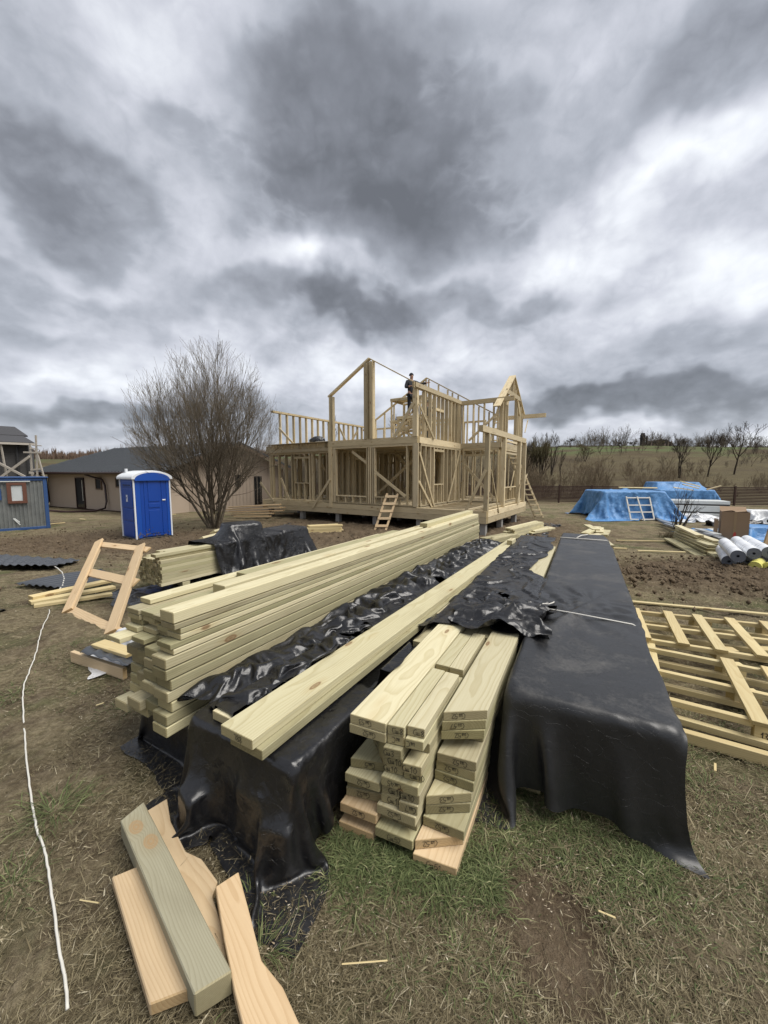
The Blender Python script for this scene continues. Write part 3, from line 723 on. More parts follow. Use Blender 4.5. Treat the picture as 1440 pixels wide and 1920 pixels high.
# ================================================================== far things on the hill
def hill():
    dk = plain('soot_dark_brick', (.035, .03, .028), .9); wh = plain('white_render', (.6, .6, .58), .7); br = plain('broken_brick', (.22, .17, .14), .9)
    for px, y0, y1, w, lab in ((1203, 812, 852, 1.15, 'thicker of the two dark brick chimneys on the hill'), (1211, 817, 850, .55, 'thinner dark brick chimney on the hill right of the thick one')):
        Y = 128; p = at_y(px, y1, Y); t = at_y(px, y0, Y); p.z = gz(p.x, p.y) - .5
        r = thing('brick_chimney', lab, 'chimney', p, group='chimneys of the ruin on the hill'); h = t.z - p.z
        MB().box((-w / 2, -w / 2, 0), (w / 2, w / 2, h * .9)).build('shaft', dk, r, bevel=.08)
        MB().box((-w * .38, -w * .38, h * .9), (w * .38, w * .38, h)).build('chimney_cap', dk, r, bevel=.05)
        MB().box((-w * .6, -w * .6, h * .62), (w * .6, w * .6, h * .68)).build('brick_collar', dk, r)
    p = at_y(1222, 850, 130); p.z = gz(p.x, p.y) - .3
    r = thing('ruined_building', 'low burnt ruin with broken pale piers beside the dark chimneys', 'ruin', p)
    MB().box((-2, -2, 0), (5.2, 2, 1.4)).build('wall', dk, r, bevel=.2)
    for k in range(7): MB().box((-2.2 + k * 1.1, -2.5, 0), (-1.7 + k * 1.1, -2.1, rng.uniform(.9, 2.2))).build('pier', br, r, bevel=.1)
    MB().poly_prism([(-2.3, 0), (5.4, 0), (3, 1.3), (0, 1.1)], -2, 2, Matrix.Translation((0, 0, 1.4)) @ Matrix.Rotation(R(90), 4, 'X')).build('roof', dk, r)
    a = at_y(1055, 848, 150); b = at_y(1170, 848, 150); a.z = gz(a.x, a.y) - .6
    r = thing('long_shed', 'long low dark shed on the horizon left of the chimneys', 'shed', a)
    MB().box((0, 0, 0), (b.x - a.x, 6, 1.5)).build('wall', dk, r)
    MB().poly_prism([(-.4, 1.5), (6.4, 1.5), (3, 2.5)], 0, b.x - a.x, Matrix(((0, 0, 1, 0), (1, 0, 0, 0), (0, 1, 0, 0), (0, 0, 0, 1)))).build('roof', dk, r)
    for px, w, h, lab, nm, cat in ((1345, 7, 1.6, 'white single storey building on the skyline between the bare trees', 'far_house', 'house'), (1322, 3.4, .9, 'low white shed left of the white skyline building', 'far_house', 'house'), (1430, 6, 1.4, 'dark roofed building on the skyline at the right photo edge', 'far_house', 'house')):
        p = at_y(px, 848, 140); p.z = gz(p.x, p.y) - .3
        r = thing(nm, lab, cat, p)
        MB().box((-w / 2, 0, 0), (w / 2, 4, h * .75)).build('wall', wh if px != 1430 else dk, r)
        MB().poly_prism([(-.3, 0), (4.3, 0), (2, h * .5)], -w / 2 - .3, w / 2 + .3, Matrix(((0, 0, 1, 0), (1, 0, 0, 0), (0, 1, 0, h * .75), (0, 0, 0, 1)))).build('roof', wh if px != 1430 else dk, r)
        for k in range(3): MB().box((-w / 2 + w * (k + .5) / 3 - .2, -.05, h * .25), (-w / 2 + w * (k + .5) / 3 + .2, -.01, h * .55)).build('window', dk, r)
    # lattice mast
    p = at_y(1352, 850, 135); t = at_y(1352, 812, 135); p.z = gz(p.x, p.y); h = t.z - p.z
    r = thing('lattice_mast', 'thin steel lattice mast on the skyline behind the bare trees', 'mast', p)
    st = plain('galvanised_steel', (.22, .23, .24), .5, .6); leg = []
    for s in (-1, 1):
        for q in (-1, 1): MB().tube([(s * .8, q * .8, 0), (s * .2, q * .2, h)], .09, 4).build('leg', st, r)
    for k in range(8):
        z0 = h * k / 8; z1 = h * (k + 1) / 8; w0 = .8 - .6 * k / 8; w1 = .8 - .6 * (k + 1) / 8
        MB().tube([(-w0, -w0, z0), (w1, -w1, z1)], .05, 3).build('lattice_bar', st, r); MB().tube([(w0, -w0, z0), (-w1, -w1, z1)], .05, 3).build('lattice_bar', st, r)
    for px, y0 in ((1316, 822), (1319, 826), (1391, 818)):
        p = at_y(px, 850, 120); t = at_y(px, y0, 120); p.z = gz(p.x, p.y)
        o = MB().tube([(0, 0, 0), (0, 0, t.z - p.z)], .12, 6).build('utility_pole', plain('pole_timber', (.09, .08, .07)), None, Matrix.Translation(p))
        tag(o, {1316: 'leftmost thin utility pole of the close pair on the skyline', 1319: 'right pole of the close pair of utility poles on the skyline', 1391: 'utility pole on the skyline right of the widest bare tree'}[px], 'utility pole', 'utility poles on the skyline')
    p = at(1182, 862); 
    for k in range(9):
        x = p.x - 4 + k * 1.25; y = p.y + rng.uniform(-.6, .6)
        mb = MB(); mb.box((-.7, -.6, 0), (.7, .6, rng.uniform(.3, .6)))
        o = mb.build('white_bale', wh, None, Matrix.Translation((x, y, gz(x, y))), bevel=.15, seg=2)
        tag(o, 'white wrapped bale below the dark chimneys, %s from the left' % ['first', 'second', 'third', 'fourth', 'fifth', 'sixth', 'seventh', 'eighth', 'ninth'][k], 'bale', 'white bales below the chimneys')
    p = at(1042, 866); o = MB().box((-.45, -.3, 0), (.45, .3, 1.0)).build('white_tank', wh, None, Matrix.Translation(p), bevel=.08, seg=2); tag(o, 'lone small white tank on the field left below the long shed', 'tank')
hill()

# ================================================================== brown house, dark house, container, toilet
def on(px, py, o, d):
    r = ray(px, py); det = r.x * (-d[1]) + r.y * d[0]
    t = (o[0] * (-d[1]) + o[1] * d[0]) / det
    x, y = r.x * t, r.y * t
    return (x - o[0]) * d[0] + (y - o[1]) * d[1], HC + r.z * t
def slab(name, pts, th, mat, parent, bevel=0.):
    """pts in parent's local space; thickness downwards"""
    m = MB(); n = len(pts); m.v = [tuple(p) for p in pts] + [(p[0], p[1], p[2] - th) for p in pts]
    m.f = [list(range(n)), [n + i for i in range(n)][::-1]] + [[i, (i + 1) % n, n + (i + 1) % n, n + i] for i in range(n)]
    return m.build(name, mat, parent, bevel=bevel)
def brown_house():
    o = Vector((-21.83, 25.05, -.5)); e = Vector((.897, -.442, 0)); ang = math.atan2(e.y, e.x)
    root = thing('bungalow', 'beige brown bungalow with low dark sheet metal roof behind the toilet cabin', 'house', o, ang)
    inv = WM[root].inverted(); loc = lambda v: inv @ Vector(v)
    wall = plain('beige_brown_render', (.45, .365, .285), .85, var=.12, scale=2.); roof = plain('dark_roof_sheet', (.075, .082, .090), .42, .15, var=.3, spec=.6)
    dark = plain('dark_window_glass', (.012, .013, .015), .12, spec=.8); pipe = plain('dark_brown_pipe', (.035, .016, .014), .35); trim = plain('soffit_brown', (.16, .115, .08), .7)
    sx = on(300, 920, o, e)[0]
    MB().box((0, 0, 0), (sx, 8, 2.28)).build('wall', wall, root)
    gl = at_y(300, 900, 21.2); gr = at_y(530, 900, 22.8); ga = loc((gl.x, gl.y, -.5)); gb = loc((gr.x, gr.y, -.5)); gap = loc(at_y(452, 830, 21.8))
    gd = (gb - ga); gn = Vector((gd.y, -gd.x, 0)).normalized()      # outwards, towards the camera
    def G(s, z, out=0): v = ga + gd * s + gn * out; return (v.x, v.y, z)
    m = MB(); back = -5.0; za = gap.z - .12; zl = 2.3; zr = 2.45; sa = .66
    prof = [(0, 0), (1, 0), (1, zr), (sa, za), (0, zl)]
    m.v = [G(s, z) for s, z in prof] + [G(s, z, back) for s, z in prof]; n = 5
    m.f = [list(range(n)), [n + i for i in range(n)][::-1]] + [[i, (i + 1) % n, n + (i + 1) % n, n + i] for i in range(n)]
    m.build('gable_wall', wall, root)
    # roofs
    E0 = Vector((-.9, -.7, 2.30)); E1 = Vector((sx + 1.2, -.7, 2.30)); R0 = loc(at_y(212, 841, 28.5)); R1 = loc(at_y(440, 829, 25.6)); EB = Vector((-.9, 9, 2.30))
    slab('roof', [E0, E1, R1, R0], .10, roof, root); slab('roof', [E0, R0, EB], .10, roof, root)
    slab('roof', [G(-.12, zl - .02, .5), G(sa, za + .16, .5), R1 + Vector((0, 0, .05)), Vector(G(-.12, zl - .02, -3.5))], .10, roof, root)
    slab('roof', [G(sa, za + .16, .5), G(1.14, zr - .05, .5), G(1.14, zr - .05, -5), R1 + Vector((0, 0, .05))], .10, roof, root)
    slab('soffit', [E0 + Vector((.02, .02, -.11)), E1 + Vector((0, .02, -.11)), Vector((sx + .5, .0, 2.19)), Vector((-.9, .0, 2.19))], .05, trim, root)
    slab('fascia_board', [G(-.12, zl - .14, .52), G(sa, za + .05, .52), G(sa, za + .05, .46), G(-.12, zl - .14, .46)], .16, trim, root)
    slab('fascia_board', [G(sa, za + .05, .52), G(1.14, zr - .17, .52), G(1.14, zr - .17, .46), G(sa, za + .05, .46)], .16, trim, root)
    for k in range(44):     # standing seams
        t = (k + .5) / 44; a = E0.lerp(E1, t); b = R0.lerp(R1, max(0, min(1, (t * 1.12 - .12))))
        if t < .12: b = E0.lerp(R0, t / .12)
        board('roof_rib', WM[root] @ (a + Vector((0, .0, .02))), WM[root] @ (b + Vector((0, 0, .02))), .04, .05, roof, root, side=(.9, -.44, 0), bev=0)
    for k in range(30):     # snow guard bumps
        t = (k + .5) / 30; a = E0.lerp(E1, t) + (R0 - E0) * .13; a.x = E0.x + (E1.x - E0.x) * t
        MB().box((-.11, -.06, 0), (.11, .06, .17)).build('snow_guard', roof, root, Matrix.Translation((a.x, E0.y + 1.0, E0.z + .17)), bevel=.03)
    # windows
    for x0, x1, y0, y1 in ((143, 157, 897, 950), (181, 190, 897, 916), (219, 233, 897, 912)):
        s0 = on(x0, y0, o, e)[0]; s1 = on(x1, y0, o, e)[0]; z1 = on(x0, y0, o, e)[1] + .5; z0 = on(x0, y1, o, e)[1] + .5
        w = MB().box((s0, -.05, z0), (s1, -.01, z1)).build('window', dark, root)
        mb = MB(); mb.box((s0 - .05, -.07, z1), (s1 + .05, -.015, z1 + .05)); mb.box((s0 - .05, -.07, z0 - .06), (s1 + .05, -.015, z0)); mb.box((s1, -.07, z0), (s1 + .06, -.015, z1)); mb.box((s0 - .06, -.07, z0), (s0, -.015, z1))
        f = mb.build('frame', trim if x0 != 143 else pipe, w, Matrix.Identity(4))
        if x0 == 143: MB().box((s1 - .12, -.08, z0 + .4), (s1 - .07, -.055, z1 - .1)).build('curtain', plain('pale_curtain', (.5, .48, .42)), w)
    g0 = Vector(WM[root] @ ga); gdir = (WM[root].to_3x3() @ gd).normalized()
    for x0, x1, y0, y1 in ((441, 452, 890, 913), (476, 492, 893, 946)):
        s0, z1 = on(x0, y0, g0, gdir); s1, z0 = on(x1, y1, g0, gdir); L_ = gd.length
        m = MB(); q = [G(s0 / L_, z1 + .5, .03), G(s1 / L_, z1 + .5, .03), G(s1 / L_, z0 + .5, .03), G(s0 / L_, z0 + .5, .03)]
        m.quad(*q); m.build('window' if x0 == 441 else 'door', dark, root)
    for k in range(34):
        s = (k + .5) / 34; board('wall_rib', WM[root] @ Vector(G(s, .05, .02)), WM[root] @ Vector(G(s, min(zl + (za - zl) * s / sa if s < sa else za + (zr - za) * (s - sa) / (1 - sa), 9) - .1, .02)), .025, .02, wall, root, side=gdir, bev=0)
    # downpipe running out over the ground
    def dp(lst): return [Vector((on(a, b, o, e)[0], -.12 - q, on(a, b, o, e)[1] + .5)) for a, b, q in lst]
    MB().tube(dp([(178, 886, .5), (180, 890, .45), (197, 900, .02), (201, 910, 0), (204, 940, 0), (205, 952, .1)]) + [Vector((on(200, 957, o, e)[0], -.6, .10)), Vector((on(183, 964, o, e)[0], -1.5, .08)), Vector((on(170, 965, o, e)[0], -2.0, .16)), Vector((on(160, 969, o, e)[0], -2.6, .07)), Vector((on(148, 972, o, e)[0], -3.0, .07))], .055, 8).build('downpipe', pipe, root, smooth=True)
    MB().tube([(-.05, -.5, 2.2), (.06, -.1, 1.9), (.1, -.08, .4), (.0, -.2, .15)], .055, 8).build('downpipe', pipe, root, smooth=True)
    MB().tube([E0 + Vector((0, -.06, -.06)), E1 + Vector((0, -.06, -.06))], .06, 6).build('gutter', pipe, root)
    MB().box((-.03, -.06, 0), (sx + .02, -.012, .10)).build('plinth_strip', pipe, root)
brown_house()

def dark_house():
    Y = 24.; p = at_y(57, 893, Y); root = thing('dark_house', 'unfinished grey block house with dark roof at the left photo edge', 'house', (p.x, Y, -.45), R(40))
    wl = NT('grey_blockwork'); b = wl.n('ShaderNodeTexBrick'); 
    xx, yy, zz = wl.sep(wl.obj()); wl.i(b.inputs['Vector'], wl.comb(wl.M('ADD', xx, yy), zz, 0.))
    wl.i(b.inputs['Color1'], (.060, .058, .056)); wl.i(b.inputs['Color2'], (.078, .075, .072)); wl.i(b.inputs['Mortar'], (.04, .04, .04)); b.inputs['Scale'].default_value = 2.2; b.inputs['Mortar Size'].default_value = .012
    wl.set(Base_Color=b.outputs[0], Roughness=.9)
    rf = plain('shingle_roof', (.060, .060, .064), .85, var=.6, scale=12); wt = plain('scaffold_timber', (.46, .42, .36), .8); dk = plain('dark_eave', (.03, .03, .03), .6)
    zt = at_y(57, 831, Y).z + .45; MB().box((-7, 0, 0), (0, 7, zt)).build('wall', wl.m, root)
    zr = at_y(50, 801, Y + 3).z + .45
    slab('roof', [(-8, -.5, zt + .02), (.35, -.5, zt + .02), (-.45, 3, zt + .75), (-8, 3, zt + .75)], .1, rf, root)
    slab('roof', [(-8, 2.2, zt + .62), (-.05, 2.2, zt + .62), (-.75, 4.2, zr), (-8, 4.2, zr)], .1, rf, root)
    MB().box((-8, -.56, zt - .14), (.35, -.5, zt - .02)).build('fascia_board', wt, root)
    MB().tube([(-.5, -.15, 0), (-.5, -.15, zt)], .07, 8).build('downpipe', dk, root)
    MB().box((-.1, -.1, 0), (0.02, 0, zt)).build('corner_trim', dk, root)
    o = (p.x, Y - 1.0); d = (1, 0)
    sc = thing('wooden_scaffold', 'pale timber scaffold poles and planks standing against the grey block house', 'scaffold', (p.x, Y - 1.0, -.45))
    for nm, a, b_, w in (('pole', (3, 832), (10, 893), .1), ('brace', (57, 856), (4, 895), .14), ('brace', (-4, 866), (50, 894), .12), ('pole', (57, 831), (58, 900), .1), ('pole', (68, 816), (69, 900), .1), ('pole', (73, 852), (84, 900), .08), ('ledger', (44, 848), (79, 849), .09), ('ledger', (57, 881), (80, 879), .09), ('ledger', (57, 841), (70, 842), .06), ('ledger', (60, 835), (80, 836), .05), ('plank', (57, 886), (66, 888), .12)):
        s0, z0 = on(*a, o, d); s1, z1 = on(*b_, o, d)
        board(nm, (p.x + s0, Y - 1.0 + rng.uniform(-.1, .1), z0), (p.x + s1, Y - 1.0 + rng.uniform(-.1, .1), z1), w, .05, wt, sc, side=(0, 0, 1) if nm != 'pole' else (1, 0, 0))
dark_house()

def container():
    A = at(95, 990, -.45); d = Vector((-.724, -.690, 0)); ex = -d
    root0 = A + d * 6.0
    root = thing('site_cabin', 'grey corrugated metal site cabin with blue edges and a brown framed window', 'cabin', root0, math.atan2(ex.y, ex.x))
    g = NT('scuffed_grey_sheet'); n = g.noise(g.obj(), 3., 6, .6); st_ = g.noise(g.V('MULTIPLY', g.obj(), (9., 1., .7)), 1., 5, .6)
    c = g.mix(g.mapr(n, .35, .7), (.150, .160, .155), (.215, .225, .215)); c = g.mix(g.mapr(st_, .55, .75, 0, .5), c, (.10, .09, .08))
    g.set(Base_Color=c, Roughness=.45, Metallic=.3)
    bl = plain('chipped_blue_paint', (.035, .085, .22), .45, var=.5, scale=20); brn = plain('brown_window_frame', (.13, .055, .035), .5); wh = plain('white_film_pane', (.52, .55, .55), .25); lt = plain('light_strip', (.62, .64, .62), .5)
    Ht = 1.98
    MB().box((.05, .03, .05), (5.95, 2.35, Ht - .05)).build('cabin_body', g.m, root)
    for k in range(52):
        x = .12 + k * .112; MB().box((x, -.0, .1), (x + .05, .03, Ht - .1)).build('corrugation', g.m, root)
    for x in (0, 5.88):
        for y in (-.03, 2.3): MB().box((x, y, 0), (x + .12, y + .12, Ht)).build('corner_post', bl, root, bevel=.01)
    for z in (0, Ht - .1): MB().box((.12, -.03, z), (5.88, .02, z + .1)).build('edge_rail', bl, root, bevel=.008); MB().box((5.9, .09, z), (6.0, 2.3, z + .1)).build('edge_rail', bl, root, bevel=.008)
    MB().box((-.05, -.08, Ht), (6.05, 2.45, Ht + .05)).build('roof', bl, root, bevel=.01)
    o = (root0.x, root0.y); e = (ex.x, ex.y)
    s0, z1 = on(11, 905, o, e); s1, z0 = on(52, 943, o, e); z0 += .45; z1 += .45
    w = MB().box((s0 + .12, -.05, z0 + .1), (s1 - .12, -.035, z1 - .1)).build('window', wh, root)
    for a, b in (((s0, z0), (s1, z0 + .1)), ((s0, z1 - .1), (s1, z1)), ((s0, z0 + .1), (s0 + .12, z1 - .1)), ((s1 - .12, z0 + .1), (s1, z1 - .1))):
        MB().box((a[0], -.09, a[1]), (b[0], -.033, b[1])).build('frame', brn, w, bevel=.006)
    MB().box((s0 - .25, -.10, z1 + .03), (s1 + .12, -.034, z1 + .06)).build('rain_strip', lt, root)
    for seg in (((25, 972), (38, 984)), ((27, 972), (37, 979))):
        a = on(*seg[0], o, e); b = on(*seg[1], o, e)
        p0 = root0 + ex * a[0]; p1 = root0 + ex * b[0]; nrm = Vector((ex.y, -ex.x, 0))
        q0 = Vector((p0.x, p0.y, a[1])) + nrm * .035; q1 = Vector((p1.x, p1.y, b[1])) + nrm * .035
        board('paint_mark', q0, q1, .035, .004, lt, root, side=(ex.x, ex.y, .3), bev=0)
    s2, z2 = on(0, 925, o, e); MB().box((s2 - .3, -.05, z2 + .2), (s2 + .03, -.034, z2 + .62)).build('notice_panel', bl, root); MB().box((s2 - .25, -.056, z2 + .3), (s2 - .02, -.052, z2 + .5)).build('notice_sheet', g.m, root)
container()

def toilet():
    FL = at(256, 1016, -.45); w = 1.12; ang = R(53)
    root = thing('portable_toilet', 'blue plastic portable toilet cabin with a white arched roof', 'toilet', (FL.x, FL.y, -.48), ang)
    b = plain('blue_plastic', (.008, .065, .34), .34, var=.12, spec=.5); b2 = plain('blue_plastic_door', (.006, .050, .29), .32, var=.12, spec=.5); wh = plain('white_plastic', (.72, .74, .76), .4, var=.15); dk = plain('black_latch', (.02, .02, .02), .4)
    D = 1.12; Hh = 2.02
    MB().box((0, 0, 0), (w, D, .12)).build('skid_base', dk, root, bevel=.02)
    MB().box((.03, .04, .12), (w - .03, D - .03, Hh)).build('cabin_body', b, root, bevel=.015)
    for x0 in (0, w - .045): 
        MB().box((x0, -.005, .10), (x0 + .045, .05, Hh)).build('white_corner', wh, root, bevel=.01, seg=2)
        MB().box((x0, D - .05, .10), (x0 + .045, D, Hh)).build('white_corner', wh, root, bevel=.01, seg=2)
    # front: jambs, arched door
    MB().box((.05, .0, .12), (.20, .045, Hh)).build('door_jamb', b, root, bevel=.012, seg=2); MB().box((w - .14, .0, .12), (w - .05, .045, Hh)).build('door_jamb', b, root, bevel=.012, seg=2)
    pts = [(.205, .16), (w - .145, .16)]; cx = (.205 + w - .145) / 2; hw = (w - .145 - .205) / 2
    pts += [(cx + hw * math.cos(a), 2.02 + .17 * math.sin(a)) for a in np.linspace(0, math.pi, 12)]
    MM = Matrix(((1, 0, 0, 0), (0, 0, 1, 0), (0, 1, 0, 0), (0, 0, 0, 1)))
    door = MB().poly_prism(pts, .012, .04, MM).build('door', b2, root)
    for z0, z1 in ((1.28, 2.08), (1.08, 1.22), (.24, 1.0)):
        MB().box((cx - .17, -.004, z0), (cx + .17, .014, z1)).build('door_panel', b2, door, bevel=.012, seg=2)
    for xx in (cx - .26, cx + .26): MB().box((xx - .03, -.006, .22), (xx + .03, .014, 2.05)).build('door_rib', b2, door, bevel=.012, seg=2)
    MB().box((cx + .24, -.03, 1.30), (cx + .34, -.004, 1.34)).build('latch', wh, door, bevel=.005)
    # side panel recesses
    for z0, z1 in ((.18, .62), (.68, 1.05), (1.1, 1.7), (1.76, 1.94)):
        MB().box((.005, .14, z0), (.032, D - .14, z1)).build('side_panel', b, root, bevel=.012, seg=2)
    MB().box((-.004, .50, 1.28), (.004, .60, 1.50)).build('sticker', wh, root)
    MB().box((-.008, .53, 1.38), (-.0045, .57, 1.44)).build('sticker_figure', plain('sticker_blue', (.03, .1, .3)), root)
    mud = plain('dried_mud', (.16, .12, .08), .95, var=.5, scale=40)
    for k in range(46):
        x0 = rng.uniform(.06, w - .08); z0 = .14 + abs(rng.gauss(0, .12)); q = rng.uniform(.006, .02)
        MB().poly_prism([(x0 + q * math.cos(i * 1.05) * rng.uniform(.6, 1.3), z0 + q * 1.3 * math.sin(i * 1.05)) for i in range(6)], -.0095, -.0075, MM).build('mud_splash', mud, root)
    for k in range(5): MB().box((-.006, .25 + k * .12, 1.80), (.004, .33 + k * .12, 1.83)).build('vent_slot', dk, root)
    # roof: arch extruded front to back, with ribs
    n = 16; arch = [(-.05, Hh - .02)] + [(w / 2 - (w / 2 + .05) * math.cos(a) * 1.0, Hh + .03 + .21 * math.sin(a) ** 1.1) for a in np.linspace(0, math.pi, n)] + [(w + .05, Hh - .02)]
    inner = [(w + .0, Hh - .02)] + [(w / 2 + (w / 2 - .0) * math.cos(a), Hh - .02 + .16 * math.sin(a)) for a in np.linspace(.0, math.pi, n)] + [(0, Hh - .02)]
    roof = MB().poly_prism(arch, -.06, D + .06, MM).build('roof', wh, root, bevel=.012, seg=2)
    MB().poly_prism([(q[0] * .86 + w * .07, q[1] - .045) for q in arch], -.064, -.058, MM).build('roof_arch_infill', b, roof)
    for k in range(6): 
        yy = .06 + k * .2; MB().poly_prism([(q[0] * .94 + w * .03, q[1] + .022) for q in arch[1:-1]] , yy, yy + .06, MM).build('roof_rib', wh, roof)
    MB().tube([(.18, D - .15, Hh), (.18, D - .15, Hh + .32)], .045, 10).build('vent_pipe', wh, root)
toilet()

# ================================================================== TIMBER FRAME HOUSE
UU = Vector((-math.sin(R(57)), math.cos(R(57)), 0)); VV = Vector((math.sin(R(33)), math.cos(R(33)), 0)); HC0 = Vector((1.2557, 14.7007, 0))
def H(u, v, z): return HC0 + UU * u + VV * v + Vector((0, 0, z))
def hpl(px, py, kind, k, off=0.):
    """a pixel seen on the house's vertical plane v=k ('v') or u=k ('u')"""
    o = H(0, k, 0) if kind == 'v' else H(k, 0, 0); d = UU if kind == 'v' else VV
    s, z = on(px, py, o, d)
    return H(s, k + off, z) if kind == 'v' else H(k + off, s, z)
def c1(x, y): return 480 + x * .38889, 640 + y * .38889
def house_frame():
    root = thing('timber_frame_house', 'unfinished two storey timber frame house standing on concrete piers', 'house frame', (HC0.x, HC0.y, -.45), R(-33))
    F = W['frame']; conc = plain('pier_concrete', (.30, .29, .27), .9, var=.4)
    def b(name, a, c, w=.15, h=.045, side='v', mat=F, bev=0.):
        s = {'v': VV, 'u': UU, 'z': Vector((0, 0, 1))}[side]
        return board(name, H(*a), H(*c), w, h, mat, root, s, bev=bev)
    # piers
    pm = MB().box((-.1, -.1, -.6), (.1, .1, .42)).mesh('concrete_pier', .008); pm.materials.append(conc)
    for u in (-2.58, -.05, 2.0, 4.0, 6.2, 8.4):
        for v in (.15, 2.1, 4.2, 6.3, 8.0):
            if u < -2 and v > 6: continue
            o = bpy.data.objects.new('concrete_pier', pm); place(o, Matrix.Translation(H(u, v, -.45)) @ Matrix.Rotation(R(-33), 4, 'Z'), root)
    # base beams, two high
    for z in (.075, .295):
        for v in (.0, 4.26, 8.0): b('base_beam', (-2.75 if v < 5 else -1.95, v, z), (8.75, v, z), .15 if v else .16, .212)
        for u in (-2.68, -1.87, 0., 4.25, 8.65): b('base_beam', (u, .09 if u > -2 or u < -2.5 else .09, z), (u, 5.6 if u < -2 else 7.9, z), .15, .208, 'u')
    for v in np.arange(.55, 8, .55): b('floor_joist', (-2.6 if v < 5.5 else -1.8, v, .27), (-.1, v, .27), .05, .2)
    MBx = MB()
    for k in range(54): b('floor_board', (.1 + k * .16, .1, .415), (.1 + k * .16, 7.9, .415), .15, .025, 'u')
    for k in range(11): b('floor_board', (-1.75, 4.4 + k * .3, .405), (-.1, 4.4 + k * .3, .405), .14, .025)
    MB().box((-.1, .1, .5), (2.6, 5.5, .515)).build('subfloor', plain('porch_subfloor', (.16, .12, .075), .9), root, Matrix.Translation((0, 0, .02)))
    def wall(kind, k, s0, s1, z0, z1, sp=.5, op=(), extra=(), w=.145, plates=True, name='stud'):
        """kind 'v': runs along u on v=k; 'u': runs along v on u=k"""
        P_ = (lambda s, z: (s, k, z)) if kind == 'v' else (lambda s, z: (k, s, z)); sd = 'v' if kind == 'v' else 'u'
        if plates:
            b('bottom_plate', P_(s0, z0 + .022), P_(s1, z0 + .022), w, .044, sd)
            for q in (0, 1): b('top_plate', P_(s0, z1 - .022 - q * .047), P_(s1, z1 - .022 - q * .047), w, .044, sd)
        ss = list(np.arange(s0 + .03, s1 - .02, sp)) + [s1 - .03] + list(extra)
        for s in ss:
            if any(a + .01 < s < c - .01 for a, c, _, _ in op): continue
            b(name, P_(s, z0 + .045), P_(s, z1 - .093), w, .045, sd)
        for a, c, zs, zh in op:
            for s in (a, c): b(name, P_(s, z0 + .045), P_(s, z1 - .093), w, .045, sd)
            if zs: 
                b('window_sill', P_(a + .02, zs), P_(c - .02, zs), w, .045, sd)
                for s in np.arange(a + .35, c - .1, .4): b('cripple_stud', P_(s, z0 + .045), P_(s, zs - .024), w, .04, sd)
            if zh:
                b('header', P_(a + .02, zh), P_(c - .02, zh), w, .09, sd)
                for s in np.arange(a + .3, c - .1, .35): b('cripple_stud', P_(s, zh + .046), P_(s, z1 - .093), w, .04, sd)
    z0, z1 = .43, 2.85
    # front wall and its two big openings
    wall('v', .0, 0, 4.25, z0, z1, sp=9, op=((.42, 1.93, .75, 0), (2.30, 3.98, .75, 0)), extra=(.03, .14, 2.02, 2.12, 2.21, 4.05, 4.14))
    b('corner_post', (.0, -.085, z0), (.0, -.085, z1), .04, .20); b('corner_post', (4.25, -.085, z0 - .2), (4.25, -.085, z1), .04, .16)
    wall('v', .35, 4.30, 8.6, z0, 2.72, sp=.45, op=((5.85, 6.85, 1.25, 2.45),), extra=(8.5, 8.4, 4.45))
    wall('u', .0, .15, 4.2, z0, z1, sp=.42, op=((1.35, 2.30, 1.25, 2.65),), extra=(3.6, 3.7, 4.1))
    wall('u', 8.6, .4, 7.9, z0, 2.72, sp=.5)
    wall('v', 7.95, -1.8, 8.55, z0, z1, sp=.5, op=((5.0, 6.2, 1.2, 2.4), (1.0, 2.2, 1.2, 2.4)))
    wall('v', 4.26, .1, 8.5, z0, z1, sp=.42, op=((2.6, 3.5, 0, 2.4), (6.5, 7.4, 0, 2.4)))
    wall('u', 4.20, .2, 7.8, z0, z1, sp=.42, op=((1.6, 2.5, 0, 2.4),))
    wall('u', 2.1, 4.35, 7.8, z0, z1, sp=.45); wall('u', 6.3, .5, 7.8, z0, z1, sp=.5); wall('v', 6.1, -.1, 8.5, z0, z1, sp=.5, op=((4.6, 5.4, 0, 2.3),))
    wall('v', 2.2, 4.3, 8.5, z0, z1, sp=.5)
    # D wall of the porch and right wing
    wall('v', 4.26, -1.85, -.15, z0, z1, sp=9, op=((-1.3, -.22, 0, 2.55),), extra=(-1.8, -1.6))
    wall('u', -1.87, 4.3, 7.9, z0, z1, sp=.9, op=((5.0, 7.1, 1.05, 2.65),), extra=(4.35, 4.45, 4.6, 7.8, 7.7))
    # second floor rim beams and deck
    for a, c, sd in (((-.05, -.02, 2.975), (4.35, -.02, 2.975), 'v'), ((4.35, .30, 2.95), (8.75, .30, 2.95), 'v'), ((-.0, .06, 2.975), (-.0, 4.3, 2.975), 'u'), ((-.0, 4.24, 2.975), (-1.9, 4.24, 2.975), 'v'),
                     ((-1.87, 4.2, 2.975), (-1.87, 7.95, 2.975), 'u'), ((8.66, .3, 2.95), (8.66, 8, 2.95), 'u'), ((-1.9, 7.95, 2.975), (8.7, 7.95, 2.975), 'v')):
        b('rim_beam', a, c, .13, .24, sd)
    b('rim_plank', (4.35, .21, 2.80), (8.75, .21, 2.80), .03, .17); 
    for u in np.arange(.3, 8.5, .55): b('ceiling_joist', (u, .1, 2.97), (u, 7.9, 2.97), .05, .2, 'u')
    for u in (-1.4, -.9, -.4): b('ceiling_joist', (u, 4.35, 2.97), (u, 7.9, 2.97), .05, .2, 'u')
    for k in range(38): b('deck_board', (.06, .12 + k * .205, 3.11), (8.6, .12 + k * .205, 3.11), .19, .025)
    # upper storey: front gable
    zf = 3.10
